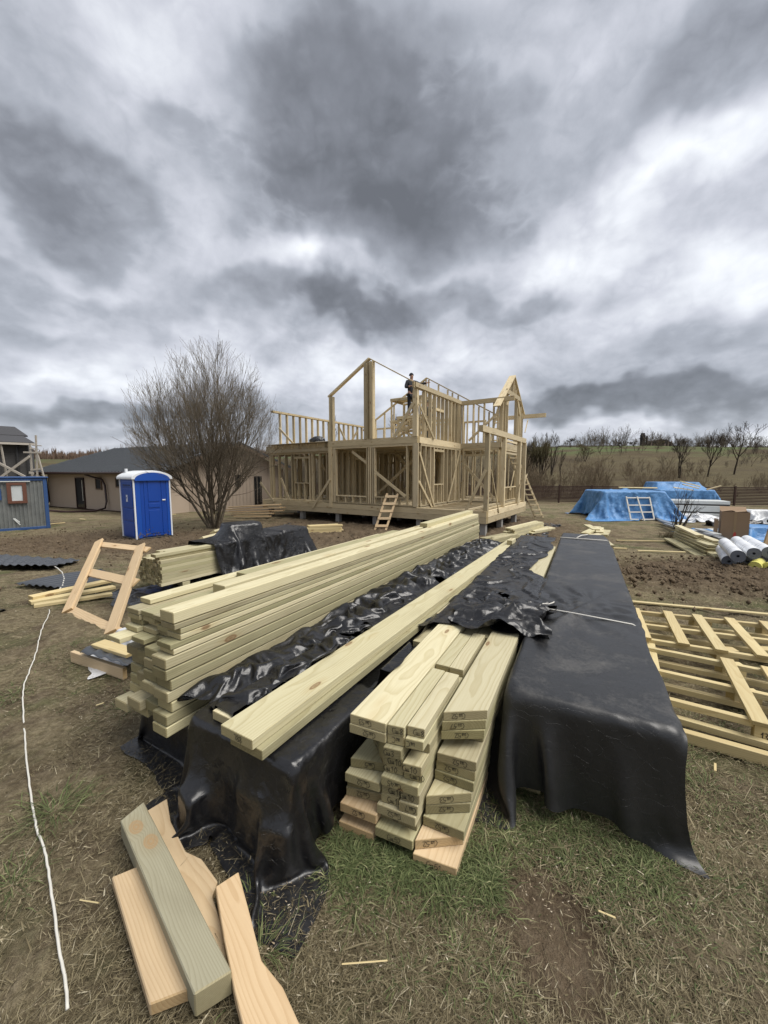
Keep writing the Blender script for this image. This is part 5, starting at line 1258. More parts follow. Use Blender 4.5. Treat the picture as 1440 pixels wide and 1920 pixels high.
# ------------------------------------------------------------------ S3: the marked pile in front
S3 = Fr(-.22, 1.71, 27.6)
def marked_pile():
    g = 'boards of the marked pile in the foreground'; T = .0475
    def one(col, row, l0, r, w, skew, txt, flip=False, l1=None, mat=None, z=None, ncol=12):
        z = (ncol - 1 - row) * T + .008 if z is None else z
        nm = {0: 'left', 1: 'middle', 2: 'right'}[col]
        lab = 'marked board, %s layer from the top, %s column of the foreground pile' % (ORD[row], nm)
        m = mat or rng.choice([W['treated'], W['side'], W['side']])
        ll = (l1 if l1 else 5.9) + rng.uniform(-.05, .05)
        o = sb(S3, 'board', lab, g, l0, ll, r, z + rng.uniform(-.001, .001), w - .004, T - .0025, m, skew)
        if txt:
            # end face directions: skew tilts the end
            a = S3(l0 - skew / 2, r, z); b = S3(l0 + skew / 2, r + w, z)
            xd = (b - a).normalized(); hh = .027
            wid = len(txt) * hh * .6
            # board's -Y side is S3.R: near end line runs from (r) at l0+skew/2 to (r+w) at l0-skew/2
            org = a + xd * (w / 2 - wid / 2 + rng.uniform(-.02, .02)) + Vector((0, 0, .009)) + (S3.L * -.001)
            write(txt, o, org, xd, (0, 0, 1), hh, flip)
        return o
    F_, S_ = W['fresh'], W['side']
    # left column (bottom rows shift left), top two rows belong to the wide pair
    rows = [(.030, .055, .01, 'Cm53', 1, .187), (.027, .052, .01, 'Cm52', 1, .19), (.10, .075, -.11, 'm0', 0, .165), (.11, .08, -.13, 'm0', 0, .16), (.12, .085, -.14, 'm52', 0, .15),
            (.065, .045, .05, 'Cm5', 1, .18), (.008, .038, .015, 'Cm52', 1, .18), (.05, .034, .05, 'm53', 1, .185), (.045, .028, .04, 'Cm52', 1, .187), (-.015, .024, .015, 'Cm52', 1, .19), (.045, .020, .06, '', 0, .185), (-.018, .018, .015, '', 0, .183)]
    for i, (l0, r, sk, tx, fl, w) in enumerate(rows):
        one(0, i, l0, r, w, sk, tx, bool(fl), mat=W['treated'] if i < 2 else (F_ if i in (9, 11) else S_))
    # middle column: pairs of narrow ones on top, wide below
    mid = [(0, [(.045, .245, .081, 'Cm8', 0, .62), (.077, .328, .083, 'Cm8', 0, .58)]), (1, [(.048, .242, .083, 'mC', 1, 0), (.056, .328, .085, 'mC', 1, 0)]),
           (2, [(.020, .236, .087, 'Cm3', 0, 0), (.12, .335, .085, '', 0, 0)]), (3, [(.035, .234, .088, 'Cm10', 0, 0), (.027, .329, .088, 'Cm10', 0, 0)]),
           (4, [(.045, .232, .09, 'Cm10', 0, 0), (.05, .325, .088, 'Cm10', 0, 0)]), (5, [(.018, .226, .18, 'Cm45', 1, 0)]), (6, [(.03, .224, .09, 'Cm10', 0, 0), (.035, .316, .09, 'Cm10', 0, 0)]),
           (7, [(.03, .220, .09, 'Cm10', 0, 0), (.025, .312, .09, 'Cm7', 1, 0)]), (8, [(.013, .207, .19, 'Cm52', 1, 0)]), (9, [(.045, .205, .187, '52', 1, 0)]), (10, [(-.008, .209, .184, 'Cm52', 0, 0)]), (11, [(.03, .205, .184, '', 0, 0)])]
    for row, lst in mid:
        for q, (l0, r, w, tx, fl, l1) in enumerate(lst):
            o = one(1, row, l0, r, w, .012, tx, bool(fl), l1=l1 or None, mat=W['treated'] if row < 2 else S_)
            if len(lst) > 1: o['label'] = '%s narrow marked board, %s layer from the top, middle of the foreground pile' % (['left', 'right'][q], ORD[row])
    # second lengths lying behind the short ones of the top layer
    tz = 11 * T + .008
    for l0, l1, r, w, dz, lb_ in ((.675, 1.18, .245, .081, -.004, 'short board butted behind the left front board on top of the foreground pile'), (.67, 1.22, .330, .082, -.002, 'short board butted behind the right front board on top of the foreground pile'), (1.20, 2.2, .245, .09, -.03, 'lower board behind the left short one on the foreground pile'), (1.24, 2.2, .338, .09, -.03, 'lower board behind the right short one on the foreground pile')):
        sb(S3, 'board', lb_, g, l0, l1, r, tz + dz, w, T - .003, W['treated'])
    # right column: slanted ends fan out
    col = [(.297, .440, .187, .112, 'Cm52', 1), (.290, .436, .187, .11, 'Cm57', 1), (.285, .432, .187, .10, 'Cm52', 1), (.36, .425, .18, .03, '', 0), (.219, .423, .185, .022, 'Cm52', 1), (.223, .416, .188, .011, 'Cm52', 1),
           (.215, .411, .190, .005, 'Cm52', 1), (.158, .410, .185, .114, 'Cm53', 1), (.155, .408, .183, .105, 'Cm52', 1), (.097, .400, .192, .007, 'Cm52', 1), (.07, .396, .187, .121, 'Cm52', 1), (.003, .394, .193, .024, 'Cm51', 0)]
    for i, (l0, r, w, sk, tx, fl) in enumerate(col):
        one(2, i, l0, r, w, sk, tx, bool(fl), l1=5.0, mat=W['treated'] if i == 0 else (F_ if i in (10, 11) else S_))
marked_pile()

# ------------------------------------------------------------------ B2: covered bundle, the long boards on top of it
B2 = Fr(-1.0, 1.85, 29.5)
def covered_bundle():
    g = 'boards of the bundle under the black film'
    for i in range(9):
        for j in range(4): 
            sb(B2, 'board', 'board, %s layer from the bottom, %s from the left, bundle under the film' % (ORD[i], ORD[j]), g, .08 + rng.uniform(-.02, .02), 5.8, .02 + j * .166, .01 + i * .047, .16, .0445, W['side'])
    LB = Fr(-.735, 1.625, 30.3); g = 'long boards lying on the black film'
    o = sb(LB, 'long_board', 'longest wide pale board on top, with handwriting at its near end', g, 0, 5.7, .0, .53, .205, .047, W['treated'])
    o2 = sb(LB, 'long_board', 'long pale board directly under the widest top board, set slightly right', g, .02, 5.6, .035, .483, .205, .046, W['side'])
    write('788', o, LB(-.001, .09, .54), LB.R, (0, 0, 1), .028, False)
    sb(LB, 'long_board', 'board partly under the film at the left of the long top boards', g, .1, 4.5, -.20, .478, .175, .045, W['treated'])
    sb(LB, 'long_board', 'lower long board showing right of the two stacked long boards', g, 1.35, 5.9, .30, .47, .12, .045, W['treated'])
    sb(LB, 'long_board', 'thin second board right of the stacked long boards', g, 1.9, 6.1, .25, .485, .10, .045, W['side'])
    sb(LB, 'off_cut', 'short block lying on the far end of the long boards', g, 5.15, 5.42, .10, .58, .08, .07, W['treated'])
covered_bundle()

# ------------------------------------------------------------------ S1: the big pile on the left
S1 = Fr(-1.60, 2.30, 29.5)
def big_pile():
    g = 'timbers of the big pile on the left'; z = .27; hgt = .0635
    S_ = W['side']; T_ = W['treated']
    cols = ['leftmost', 'second', 'third', 'rightmost']
    offs = {0: [-.08, -.05, -.02, -.10], 1: [-.0, -.09, -.06, -.10], 2: [.0, -.01, .02, -.07], 3: [.02, -.03, -.07, -.08], 4: [.03, .05, -.05, -.05], 5: [.0, -.02, -.06, -.08], 6: [.08, .10, -.05, -.07]}
    for row in range(7):
        for c in range(4):
            lab = 'squared timber, %s layer from the bottom, %s column, big left pile' % (ORD[row], cols[c])
            sb(S1, 'timber', lab, g, offs[row][c] + rng.uniform(-.012, .012), 5.95 + rng.uniform(-.04, .06), c * .137 + rng.uniform(-.004, .004) - (.02 if row < 2 and c == 0 else 0), z + row * hgt, .131, hgt - .0055, rng.choice([S_, S_, T_]), cat='timber', bev=.0045)
    zt = z + 7 * hgt; th = .034
    thin = {0: [-.10, -.05, .03, -.02], 1: [.0, .02, .05, -.04], 2: [.03, .05, .04, .02], 3: [.02, .03, .06, .02], 4: [.0, .01, .02, -.03]}
    k = 0
    for row in range(5):
        for c in range(4):
            lab = 'thin board, %s thin layer, %s column, big left pile' % (ORD[row], cols[c])
            if row == 4 and c == 0: pass
            sb(S1, 'board', lab, g, thin[row][c] + rng.uniform(-.012, .012), 5.95 + rng.uniform(-.08, .05), c * .135 + .008, zt + row * th, .126, th - .0045, rng.choice([S_, T_]))
    z2 = zt + 5 * th
    sb(S1, 'timber', 'thick squared timber on the top right edge of the big left pile', g, -.02, 5.9, .41, z2, .125, .064, T_, cat='timber', bev=.004)
    sb(S1, 'timber', 'thick timber set back on top, second from the right, big left pile', g, .45, 4.0, .23, z2, .125, .064, T_, cat='timber', bev=.004)
    sb(S1, 'timber', 'thick timber set furthest back on top of the big left pile', g, .75, 3.3, .105, z2, .12, .06, S_, cat='timber', bev=.004)
    sb(S1, 'board', 'thin board on the top left of the big left pile', g, .1, 3.1, -.01, z2, .11, .03, T_)
    sb(S1, 'timber', 'timber lying on top at the far end of the big left pile', g, 3.75, 5.95, .30, z2 + .064, .115, .055, T_, cat='timber')
    # bundle below it
    g2 = 'bearers under the big pile'
    for i in range(5):
        for j in range(4): sb(S1, 'board', 'board, %s layer from the ground, %s from the left, below the big left pile' % (ORD[i], ORD[j]), g2, .18 + rng.uniform(-.02, .03), 5.8, .0 + j * .14, .02 + i * .048, .13, .045, S_)
    sb(S1, 'board', 'short board end poking out under the left corner of the big pile', g2, .0, 1.0, -.03, .215, .10, .045, W['treated'])
big_pile()

# ------------------------------------------------------------------ W: wrapped pile on the right
WP = Fr(.63, 1.90, 27.4)
def wrapped_pile():
    g = 'boards of the wrapped pile'
    for i in range(11):
        for j in range(4):
            if 0 < j < 3: continue
            sb(WP, 'board', 'board, %s layer from the bottom, %s edge of the wrapped pile' % (ORD[i], 'left' if j == 0 else 'right'), g, .07 + rng.uniform(-.02, .02), 5.85, .02 + j * .174, .01 + i * .048, .165, .0455, W['side'])
    # loose boards lying across the far end
    for k, (px, py, a, l, z) in enumerate(((1082, 1000, 60, .9, .50), (1096, 993, 40, 1.0, .54), (1110, 990, 35, 1.1, .50), (1118, 986, 15, .9, .56), (1124, 991, 30, .9, .53), (1132, 996, 34, .9, .50), (1144, 1016, 20, .9, .40), (1070, 1006, 70, .8, .45))):
        p = at(px, py + 8, z - .2); d = Vector((math.sin(R(a)), math.cos(R(a)), 0))
        o = board('board', p, p + d * l, .16, .045, W['treated'], None, (d.y, -d.x, 0)); tag(o, 'loose board poking out at the far end of the wrapped pile, %s from the left' % ORD[[7, 0, 1, 2, 3, 4, 5, 6].index(k)], 'board', 'loose boards at the far end of the wrapped pile')
wrapped_pile()

def films():
    bx = [obb((WP.o.x, WP.o.y), WP.yaw, 5.97, .735, .575, 0.)]
    # W wrap
    nl, nr = 190, 60
    P0 = sheet((WP.o.x, WP.o.y), WP.yaw, 0, 1, 0, 1, .64, nl, nr)
    a = np.linspace(0, 1, nl)[:, None]; b = np.linspace(0, 1, nr)[None]
    l = -(.29 + .16 * b ** 1.5 + .02 * np.sin(b * 14)) * (1 - a) + 6.1 * a; near_ = np.exp(-(l + .5) / .35 * (l > -.5))
    r = -.40 * (1 - b) + (.735 + .07 + .20 * near_ + .012 * np.sin(l * 5)) * b
    Ln, Rn = np.array([*WP.L]), np.array([*WP.R])
    P0 = np.array([WP.o.x, WP.o.y, 0.]) + l[..., None] * Ln + r[..., None] * Rn; P0[..., 2] = .64 + (.022 + .03 * np.exp(-(l + .5) / .5 * (l > -.5))) * facet(l * 2.4, r * 2.4, 99)
    def hook(x, it):
        i = int((1.32 + .62) / 6.74 * (len(x) - 1)); x[i, :, :] += (x[i, :, :].mean(0) - x[i, :, :]) * np.array([.0012, .0012, 0])
    sp_ = lambda ax: float(np.sqrt((np.diff(P0, axis=ax) ** 2).sum(-1)).mean())
    rest = (sp_(1) * 1.012, sp_(0) * 1.012)
    o, X = drape('black_film_cover', P0, rest, bx, FILMW, 'black plastic film wrapped over the long pile on the right, tied with cord', 'plastic film', iters=200, seed=2, noise=.008, bend=.4, hook=hook, fric=.7)
    # pucker round the cord, added to the settled sheet
    me = o.data; n = len(me.vertices); co = np.zeros(n * 3, np.float32); me.vertices.foreach_get('co', co); co = co.reshape(-1, 3).astype(float)
    lr = (co[:, :2] - np.array([WP.o.x, WP.o.y])); l = lr @ Ln[:2]; r = lr @ Rn[:2]
    top = co[:, 2] > .5
    for cl_, cr_, amp, ext in ((1.45, .30, .014, .5), (1.75, .42, .012, .45), (5.2, .35, .010, .4)):
        dl = l - cl_; dr = r - cr_; th = np.arctan2(dl, dr); rad = np.hypot(dl, dr)
        co[:, 2] += top * amp * (np.sin(th * 7 + np.sin(th * 3) * 2 + 3 * rad) * .6 + .4 * np.sin(th * 13 + 1)) * np.exp(-((rad - .12) / ext) ** 2) * sst(.0, .12, rad)
    co[:, 2] += top * fbm(l * 7, r * 1.6, 5, 3) * .006
    co[:, 2] += .004 * top
    me.vertices.foreach_set('co', co.astype(np.float32).ravel()); me.update()
    return bx
BXW = films()

def tie(name, label, pts, r=.004, mat=None, cat='cord', sides=6, group=None):
    o = MB().tube(pts, r, sides).build(name, mat or CORD, None, smooth=True); return tag(o, label, cat, group)
CORD = plain('white_cord', (.62, .60, .54), .7, var=.25, scale=30)
tie('tie_cord', 'white cord knotted across the near part of the wrapped pile', [WP(1.36, -.03, .42), WP(1.39, -.012, .58), WP(1.38, .03, .592), WP(1.34, .3, .598), WP(1.28, .68, .60), WP(1.27, .725, .58), WP(1.26, .74, .40)], .0055)
tie('tie_cord', 'loose end of white cord curling up beside the knot on the wrapped pile', [WP(1.38, .03, .60), WP(1.43, .06, .612), WP(1.45, .10, .608), WP(1.50, .13, .61), WP(1.54, .135, .606)], .005)
tie('tie_cord', 'white cord across the far end of the wrapped pile', [WP(5.3, -.02, .5), WP(5.3, .0, .598), WP(5.25, .35, .605), WP(5.3, .70, .598), WP(5.3, .74, .5)], .008)
tie('tie_cord', 'curled cord end at the far end of the wrapped pile', [WP(5.3, .25, .61), WP(5.55, .32, .62), WP(5.7, .40, .615), WP(5.8, .42, .61)], .009)

def more_films():
    boxB2 = obb((B2.o.x, B2.o.y), B2.yaw, 5.9, .71, .462, 0.)
    boxS1 = obb((S1.o.x, S1.o.y), S1.yaw, 5.9, .545, .95, .26)
    boxS1u = obb((*(S1(.04, .07, 0))[:2],), S1.yaw, 5.7, .60, .255, 0.)
    LBx = Fr(-.735, 1.625, 30.3)
    boxLB = obb((LBx.o.x, LBx.o.y), LBx.yaw, 5.6, .24, .10, .48)
    boxLBl = obb((*(LBx(.1, -.2, 0))[:2],), LBx.yaw, 4.4, .175, .05, .475)
    # F1: over the front half of the covered bundle, hanging over its end and right side
    P0 = sheet((B2.o.x, B2.o.y), B2.yaw, -.36, 1.9, -.16, .90, .50, 161, 93, .05, 11)
    a = np.linspace(0, 1, 161)[:, None]; b = np.linspace(0, 1, 93)[None]
    P0[..., 2] += .055 * facet(a * 2.31 * 2.6, b * 1.19 * 2.6, 77)
    fin = obb((*(B2(-.05, .42, 0))[:2],), B2.yaw, .3, .16, .30, 0.)
    drape('black_film_sheet', P0, (1.19 / 92 * 1.02, 2.31 / 160 * 1.01), [boxB2, fin, obb((*(B2(-.10, .06, 0))[:2],), B2.yaw + .25, .2, .12, .17, 0.), obb((*(B2(-.09, .60, 0))[:2],), B2.yaw - .3, .2, .13, .22, 0.)], FILM, 'crumpled black film hanging over the near end of the bundle under the long boards', 'plastic film', iters=110, seed=4, noise=.004, bend=.5, fric=.7)
    # left part, falling from under the big pile to the ground
    P0 = sheet((S1.o.x, S1.o.y), S1.yaw, -.22, .75, .0, .80, .28, 91, 75, .04, 5); P0[..., 2] += .03 * facet(np.linspace(0, 3, 91)[:, None] + np.zeros((1, 75)), np.linspace(0, 2.4, 75)[None] + np.zeros((91, 1)), 78)
    drape('black_film_sheet', P0, (.78 / 74 * 1.03, .99 / 90 * 1.02), [boxS1u], FILM, 'black film hanging to the grass under the near end of the big left pile', 'plastic film', iters=120, seed=5, noise=.004, bend=.35)
    # F2: gathered roll of film in the valley between the big pile and the long boards
    for k, (l0, l1, r0, r1, zz, nl, nr, cr, sd, lab) in enumerate(((.07, 1.3, -.19, .40, .53, 141, 81, 1.55, 21, 'heaped crumpled black film squeezed between the big left pile and the long board, nearest bunch'),
                                                         (1.05, 2.9, -.24, .34, .54, 171, 61, 1.6, 22, 'bunched black film in the gutter beside the long board, middle stretch'),
                                                         (2.7, 5.7, -.22, .34, .54, 181, 47, 1.6, 23, 'bunched black film between the big pile and the far end of the long boards'))):
        P0 = sheet((B2.o.x, B2.o.y), B2.yaw, l0, l1, r0, r1, zz, nl, nr, .10, sd)
        a = np.linspace(0, 1, nl)[:, None]; b = np.linspace(0, 1, nr)[None]
        env = np.sin(np.clip(b, 0, 1) * math.pi) ** .6 * np.minimum(1, np.sin(a * math.pi) * 2.5 + .3)
        LL = l1 - l0; WW = r1 - r0
        P0[..., 2] += (.075 * facet(a * LL * 3.6, b * WW * 3.0, sd) + .09 + .05 * fbm(a * 3 * LL, b * 2, sd + 9, 2)) * env
        P0[..., 0] += facet(a * LL * 3, b * WW * 3, sd + 3) * .035; P0[..., 1] += facet(a * LL * 3, b * WW * 3, sd + 4) * .035
        drape('black_film_sheet', P0, ((r1 - r0) / (nr - 1) * 1.12, (l1 - l0) / (nl - 1) * 1.08), [boxB2, boxLB, boxLBl, boxS1], FILM, lab, 'plastic film', iters=14, seed=sd, noise=.002, bend=.5, fric=.3, damp=.8, fine=.6, sub=0)
    # F3: film over the rear of the marked pile
    box3 = obb((S3.o.x, S3.o.y), S3.yaw, 5.85, .62, .578, 0.)
    P0 = sheet((S3.o.x, S3.o.y), S3.yaw, 1.32, 5.9, -.02, .70, .62, 261, 61, .10, 31)
    a = np.linspace(0, 1, 261)[:, None]; b = np.linspace(0, 1, 61)[None]
    nar = sst(.30, .42, a) * (1 - sst(.55, .66, a) * .3) * .26      # right edge pulled back: bare boards show
    shift = -nar * b; Rn = np.array([*S3.R]); P0 += shift[..., None] * Rn
    P0[..., 2] += (.045 * facet(a * 4.6 * 3.2, b * .7 * 3.2, 33) + .03) * (1 - .55 * a) + .06 * np.exp(-a / .10)
    drape('black_film_sheet', P0, (.70 / 60 * 1.03, 4.6 / 260 * 1.03), [box3] + BXW, FILM, 'wrinkled black film covering the rear of the marked foreground pile', 'plastic film', iters=26, seed=31, noise=.003, bend=.4, fric=.45, damp=.85, sub=0)
    P0 = sheet((S3.o.x, S3.o.y), S3.yaw, 1.22, 2.15, .08, .80, .65, 121, 101, .16, 41)
    a = np.linspace(0, 1, 121)[:, None]; b = np.linspace(0, 1, 101)[None]
    P0[..., 2] += .075 * facet(a * .93 * 3.2, b * .72 * 3.2, 43) + .04 + .08 * np.exp(-(((a - .3) / .3) ** 2 + ((b - .55) / .35) ** 2)); P0[..., 0] += facet(a * 3, b * 2.4, 44) * .04; P0[..., 1] += facet(a * 3, b * 2.4, 45) * .04
    drape('black_film_sheet', P0, (.72 / 100 * 1.03, .93 / 120 * 1.03), [box3] + BXW, FILM, 'bunched up front edge of black film lying on the foreground pile beside the wrapped pile', 'plastic film', iters=16, seed=41, noise=.002, bend=.5, fric=.3, damp=.8, fine=.6, sub=0)
    # small piece rising between the long boards and the marked pile
    P0 = sheet((S3.o.x, S3.o.y), S3.yaw, .45, 1.6, -.22, .12, .52, 60, 30, .08, 51); P0[..., 2] += .05 * np.sin(np.linspace(0, 9, 60))[:, None]
    drape('black_film_sheet', P0, (.34 / 29 * 1.12, 1.15 / 59 * 1.05), [boxB2, box3], FILM, 'strip of black film tucked between the long boards and the marked pile', 'plastic film', iters=50, seed=51, noise=.02, bend=.3, damp=.93)
    # heap at the far end of the second left pile
    S2 = Fr(-3.72, 5.72, 31.)
    b2 = obb((S2.o.x, S2.o.y), S2.yaw, 3.0, .66, .54, 0.02); bump = obb((*(S2(1.35, .12, 0))[:2],), S2.yaw + .3, .60, .42, .82, 0.); 
    bump2 = obb((*(S2(2.3, .1, 0))[:2],), S2.yaw, .7, .6, .60, 0.)
    P0 = sheet((S2.o.x, S2.o.y), S2.yaw, .80, 3.5, -.50, 1.40, .92, 121, 91, .12, 61)
    aa = np.linspace(0, 1, 121)[:, None]; bb = np.linspace(0, 1, 91)[None]; P0[..., 2] += .09 * facet(aa * 2.7 * 2.4, bb * 1.9 * 2.4, 65)
    drape('black_film_heap', P0, (1.9 / 90 * 1.02, 2.7 / 120 * 1.02), [b2, bump, bump2], FILM, 'heap of black film draped over the far end of the second left pile', 'plastic film', iters=75, seed=61, noise=.006, bend=.4, fric=.6, damp=.95)
    P0 = sheet((S2.o.x, S2.o.y), S2.yaw, -.35, 1.8, .1, 1.0, .12, 60, 40, .15, 71); P0[..., 2] += .12 * np.abs(fbm(np.linspace(0, 9, 60)[:, None] + np.zeros((1, 40)), np.linspace(0, 5, 40)[None] + np.zeros((60, 1)), 8, 3))
    drape('black_film_sheet', P0, (.9 / 39 * 1.35, 2.15 / 59 * 1.25), [], FILM, 'black film lying crumpled on the ground under the second left pile', 'plastic film', iters=35, seed=71, noise=.03, bend=.4, damp=.9)
    # scraps between the far piles
    for px, py, s, lab in ((1000, 1000, .5, 'crumpled black film beside the small far lumber pile'), (1030, 985, .35, 'scrap of black film near the far end of the wrapped pile'), (545, 985, .3, 'edge of black film by the heap at the second left pile')):
        p = at(px, py); P0 = sheet((p.x, p.y), R(30), -s, s, -s * .8, s * .8, p.z + .12, 40, 36, .2, px); P0[..., 2] += .15 * np.abs(fbm(np.linspace(0, 5, 40)[:, None] + np.zeros((1, 36)), np.linspace(0, 5, 36)[None] + np.zeros((40, 1)), px, 3)) 
        drape('black_film_scrap', P0, (1.6 * s / 35 * 1.4, 2 * s / 39 * 1.4), [], FILM, lab, 'plastic film', iters=30, seed=px, noise=.03, bend=.5, damp=.9)
    # blue tarpaulins
    a0 = at(1120, 974); w = 2.75
    t1 = obb((a0.x + .35, a0.y + .15), R(5), 2.2, w, 1.30, -.45); 
    P0 = sheet((a0.x + .35, a0.y + .15), R(5), -1.35, 3.3, -.9, w + 1.0, 1.02, 84, 84, .3, 81)
    P0[..., 2] += .20 * facet(np.linspace(0, 6, 84)[:, None] + np.zeros((1, 84)), np.linspace(0, 5, 84)[None] + np.zeros((84, 1)), 82)
    drape('blue_tarpaulin', P0, ((w + 1.9) / 83 * 1.03, 4.65 / 83 * 1.03), [t1], BLUE, 'blue tarpaulin draped to the ground over the left heap near the fence', 'tarpaulin', iters=130, seed=81, noise=.05, bend=.3, fric=.5, margin=.03, group='blue tarpaulins')
    b0 = at_y(1235, 945, 21.0); b1 = at_y(1372, 945, 19.6)
    t2 = obb((b0.x, b0.y), R(8), 1.6, b1.x - b0.x, .50, .30)
    t3 = obb((b0.x + .3, b0.y + .7), R(8), 1.2, 2.2, .8, .4)
    P0 = sheet((b0.x, b0.y), R(8), -.75, 2.6, -.5, (b1.x - b0.x) + .45, 1.25, 70, 90, .2, 91)
    drape('blue_tarpaulin', P0, (((b1.x - b0.x) + .95) / 89 * 1.03, 3.35 / 69 * 1.03), [t2, t3], BLUE, 'blue tarpaulin over the top of the long panel stack at the fence', 'tarpaulin', iters=110, seed=91, noise=.05, bend=.3, margin=.03, group='blue tarpaulins', floor=False)
    for px, py, s, lab, sd in ((1420, 1018, 1.05, 'blue tarpaulin lying low right behind the cardboard box', 5), (1328, 1012, .6, 'crumpled end of blue tarpaulin left of the cardboard box', 6)):
        p = at(px, py - 8); hb = obb((p.x - .3, p.y), R(20), .9, .9, .38 if sd == 5 else .15, p.z); P0 = sheet((p.x, p.y), R(10), -s * .9, s * 1.1, -s * 1.3, s * 1.3, p.z + .6, 50, 56, .3, sd)
        drape('blue_tarpaulin', P0, (2.6 * s / 55 * 1.1, 2 * s / 49 * 1.1), [hb], BLUE, lab, 'tarpaulin', iters=90, seed=sd, noise=.05, bend=.3, margin=.02, group='blue tarpaulins')
    for px, py, s, z_, m, lab, sd in ((1425, 978, .9, .5, WHITEF, 'crumpled silvery white sheeting heaped right behind the cardboard box', 15), (1405, 990, .8, .25, FILM, 'black bags and film in front of the silvery sheeting at the right edge', 16), (1310, 975, 1.1, .22, WHITEF, 'white sheeting spread over the panels behind the bush', 17), (1330, 962, .6, .4, FILM, 'black film lying on the white sheeting behind the bush', 18)):
        p = at(px, py); hb = obb((p.x - s * .5, p.y), R(10), s * .6, s, z_, p.z); P0 = sheet((p.x, p.y), R(0), -s * .6, s, -s, s, p.z + z_ + .3, 44, 50, .3, sd)
        P0[..., 2] += .3 * np.abs(fbm(np.linspace(0, 6, 44)[:, None] + np.zeros((1, 50)), np.linspace(0, 7, 50)[None] + np.zeros((44, 1)), sd, 3))
        drape('crumpled_sheeting', P0, (2 * s / 49 * 1.3, 1.6 * s / 43 * 1.3), [hb], m, lab, 'sheeting', iters=70, seed=sd, noise=.05, bend=.35, margin=.02)
    return S2
S2 = more_films()

# ------------------------------------------------------------------ second pile on the left
def second_pile():
    g = 'battens of the second left pile'; F_ = W['side']
    for row in range(8):
        for c in range(11):
            if 1 < c < 8 and row < 7 and False: continue
            w = .054; o = sb(S2, 'batten', 'batten, %s layer from bottom, %s from left, end of second left pile' % (ORD[row], ORD[c]), g, rng.uniform(-.02, .02) + (.12 if c < 2 and row > 6 else 0), 2.9 if c > 8 or row == 7 else 1.4, c * .0565, .08 + row * .047, w, .045, rng.choice([F_, W['treated']]), cat='batten', bev=.002)
    for i, (r, l) in enumerate(((.02, .25), (.15, .3), (.28, .28), (.42, .02))):
        sb(S2, 'board', '%s board from the left on top of the second left pile' % ORD[i], g, l, 2.9, r, .458, .125, .045, W['treated'])
    sb(S2, 'board', 'board on the top right edge of the second left pile, nearest end lowest', g, -.05, 2.9, .45, .504, .13, .045, W['treated'])
    for j in range(3): sb(S2, 'bearer', '%s bearer block from the front under the second left pile' % ORD[j], g, .3 + j * .9, .42 + j * .9, .02, .0, .6, .07, F_, cat='bearer')
second_pile()

def pallet_frame():
    m = W['fresh']
    bl = at(126, 1146, .02); br = at(207, 1186, .02); tl = at(186, 1014, .66); tr = at(264, 1022, .66)
    r = thing('wooden_pallet', 'orange pine ladder shaped frame leaning against the second left pile', 'frame', bl)
    n = (br - bl).cross(tl - bl).normalized(); n = n if n.y < 0 else -n
    for a, c in ((bl, tl), (br, tr)):
        o = board('stile', a, c, .13, .03, m, r, (br - bl)); o = board('stile', a - n * .045, c - n * .045, .045, .045, m, r, (br - bl))
    for t, w, e in ((.03, .11, .12), (.52, .12, .12), (.96, .10, .16)):
        a = bl.lerp(tl, t); c = br.lerp(tr, t); d = (c - a)
        board('crossbar', a - d * .05 - n * .03, c + d * e - n * .03, w, .025, m, r, (tl - bl))
pallet_frame()

# ------------------------------------------------------------------ offcuts in the corner
def offcuts():
    g = 'off-cuts lying in front of the covered bundle'
    def oc(px0, px1, z, w, h, mat, lab, s0=0., s1=0.):
        a = at(*px0, z + h); c = at(*px1, z + h); a.z = c.z = z + h / 2
        o = board('off_cut', a, c, w, h, mat, None, (c - a).cross(Vector((0, 0, 1))), skew0=s0, skew1=s1, bev=.004); return tag(o, lab, 'off-cut', g)
    oc((238, 1632), (318, 1868), .02, .100, .045, W['fresh'], 'short orange tinted off-cut lying furthest left in the corner group', -.03, .05)
    oc((248, 1520), (400, 1842), .03, .105, .085, W['grey'], 'thick grey green squared off-cut with two large knots', .04, .03)
    # notched board in two parts
    def poly(name, pts, z, h, mat, lab, grain):
        q = [at(x, y, z + h) for x, y in pts]; o0 = q[0]; X = Vector((grain.x, grain.y, 0)).normalized(); Y = Vector((-X.y, X.x, 0)); m = MB()
        loc = [((p - o0).dot(X), (p - o0).dot(Y)) for p in q]
        ar = sum(loc[i][0] * loc[(i + 1) % len(loc)][1] - loc[(i + 1) % len(loc)][0] * loc[i][1] for i in range(len(loc)))
        if ar < 0: loc = loc[::-1]
        m.poly_prism(loc, -h, 0); M_ = Matrix((X, Y, Vector((0, 0, 1)))).transposed().to_4x4(); M_.translation = Vector((o0.x, o0.y, z + h))
        o = m.build('off_cut', mat, None, M_, bevel=.003); return tag(o, lab, 'off-cut', g)
    gr = at(560, 1915, .1) - at(430, 1660, .1)
    poly('n', [(272, 1522), (313, 1497), (320, 1540), (348, 1596), (378, 1610), (408, 1652), (398, 1680), (438, 1800), (420, 1800), (330, 1640), (292, 1560)], .0, .038, W['fresh'], 'thin notched orange pine off-cut half under the grey green one', at(420, 1800, .05) - at(290, 1510, .05))
    poly('n', [(404, 1662), (447, 1634), (470, 1720), (490, 1800), (530, 1850), (580, 1960), (470, 1980), (440, 1860), (420, 1760)], .045, .045, W['fresh'], 'broad pale pine off-cut pointing out of the bottom of the photo', gr)
offcuts()

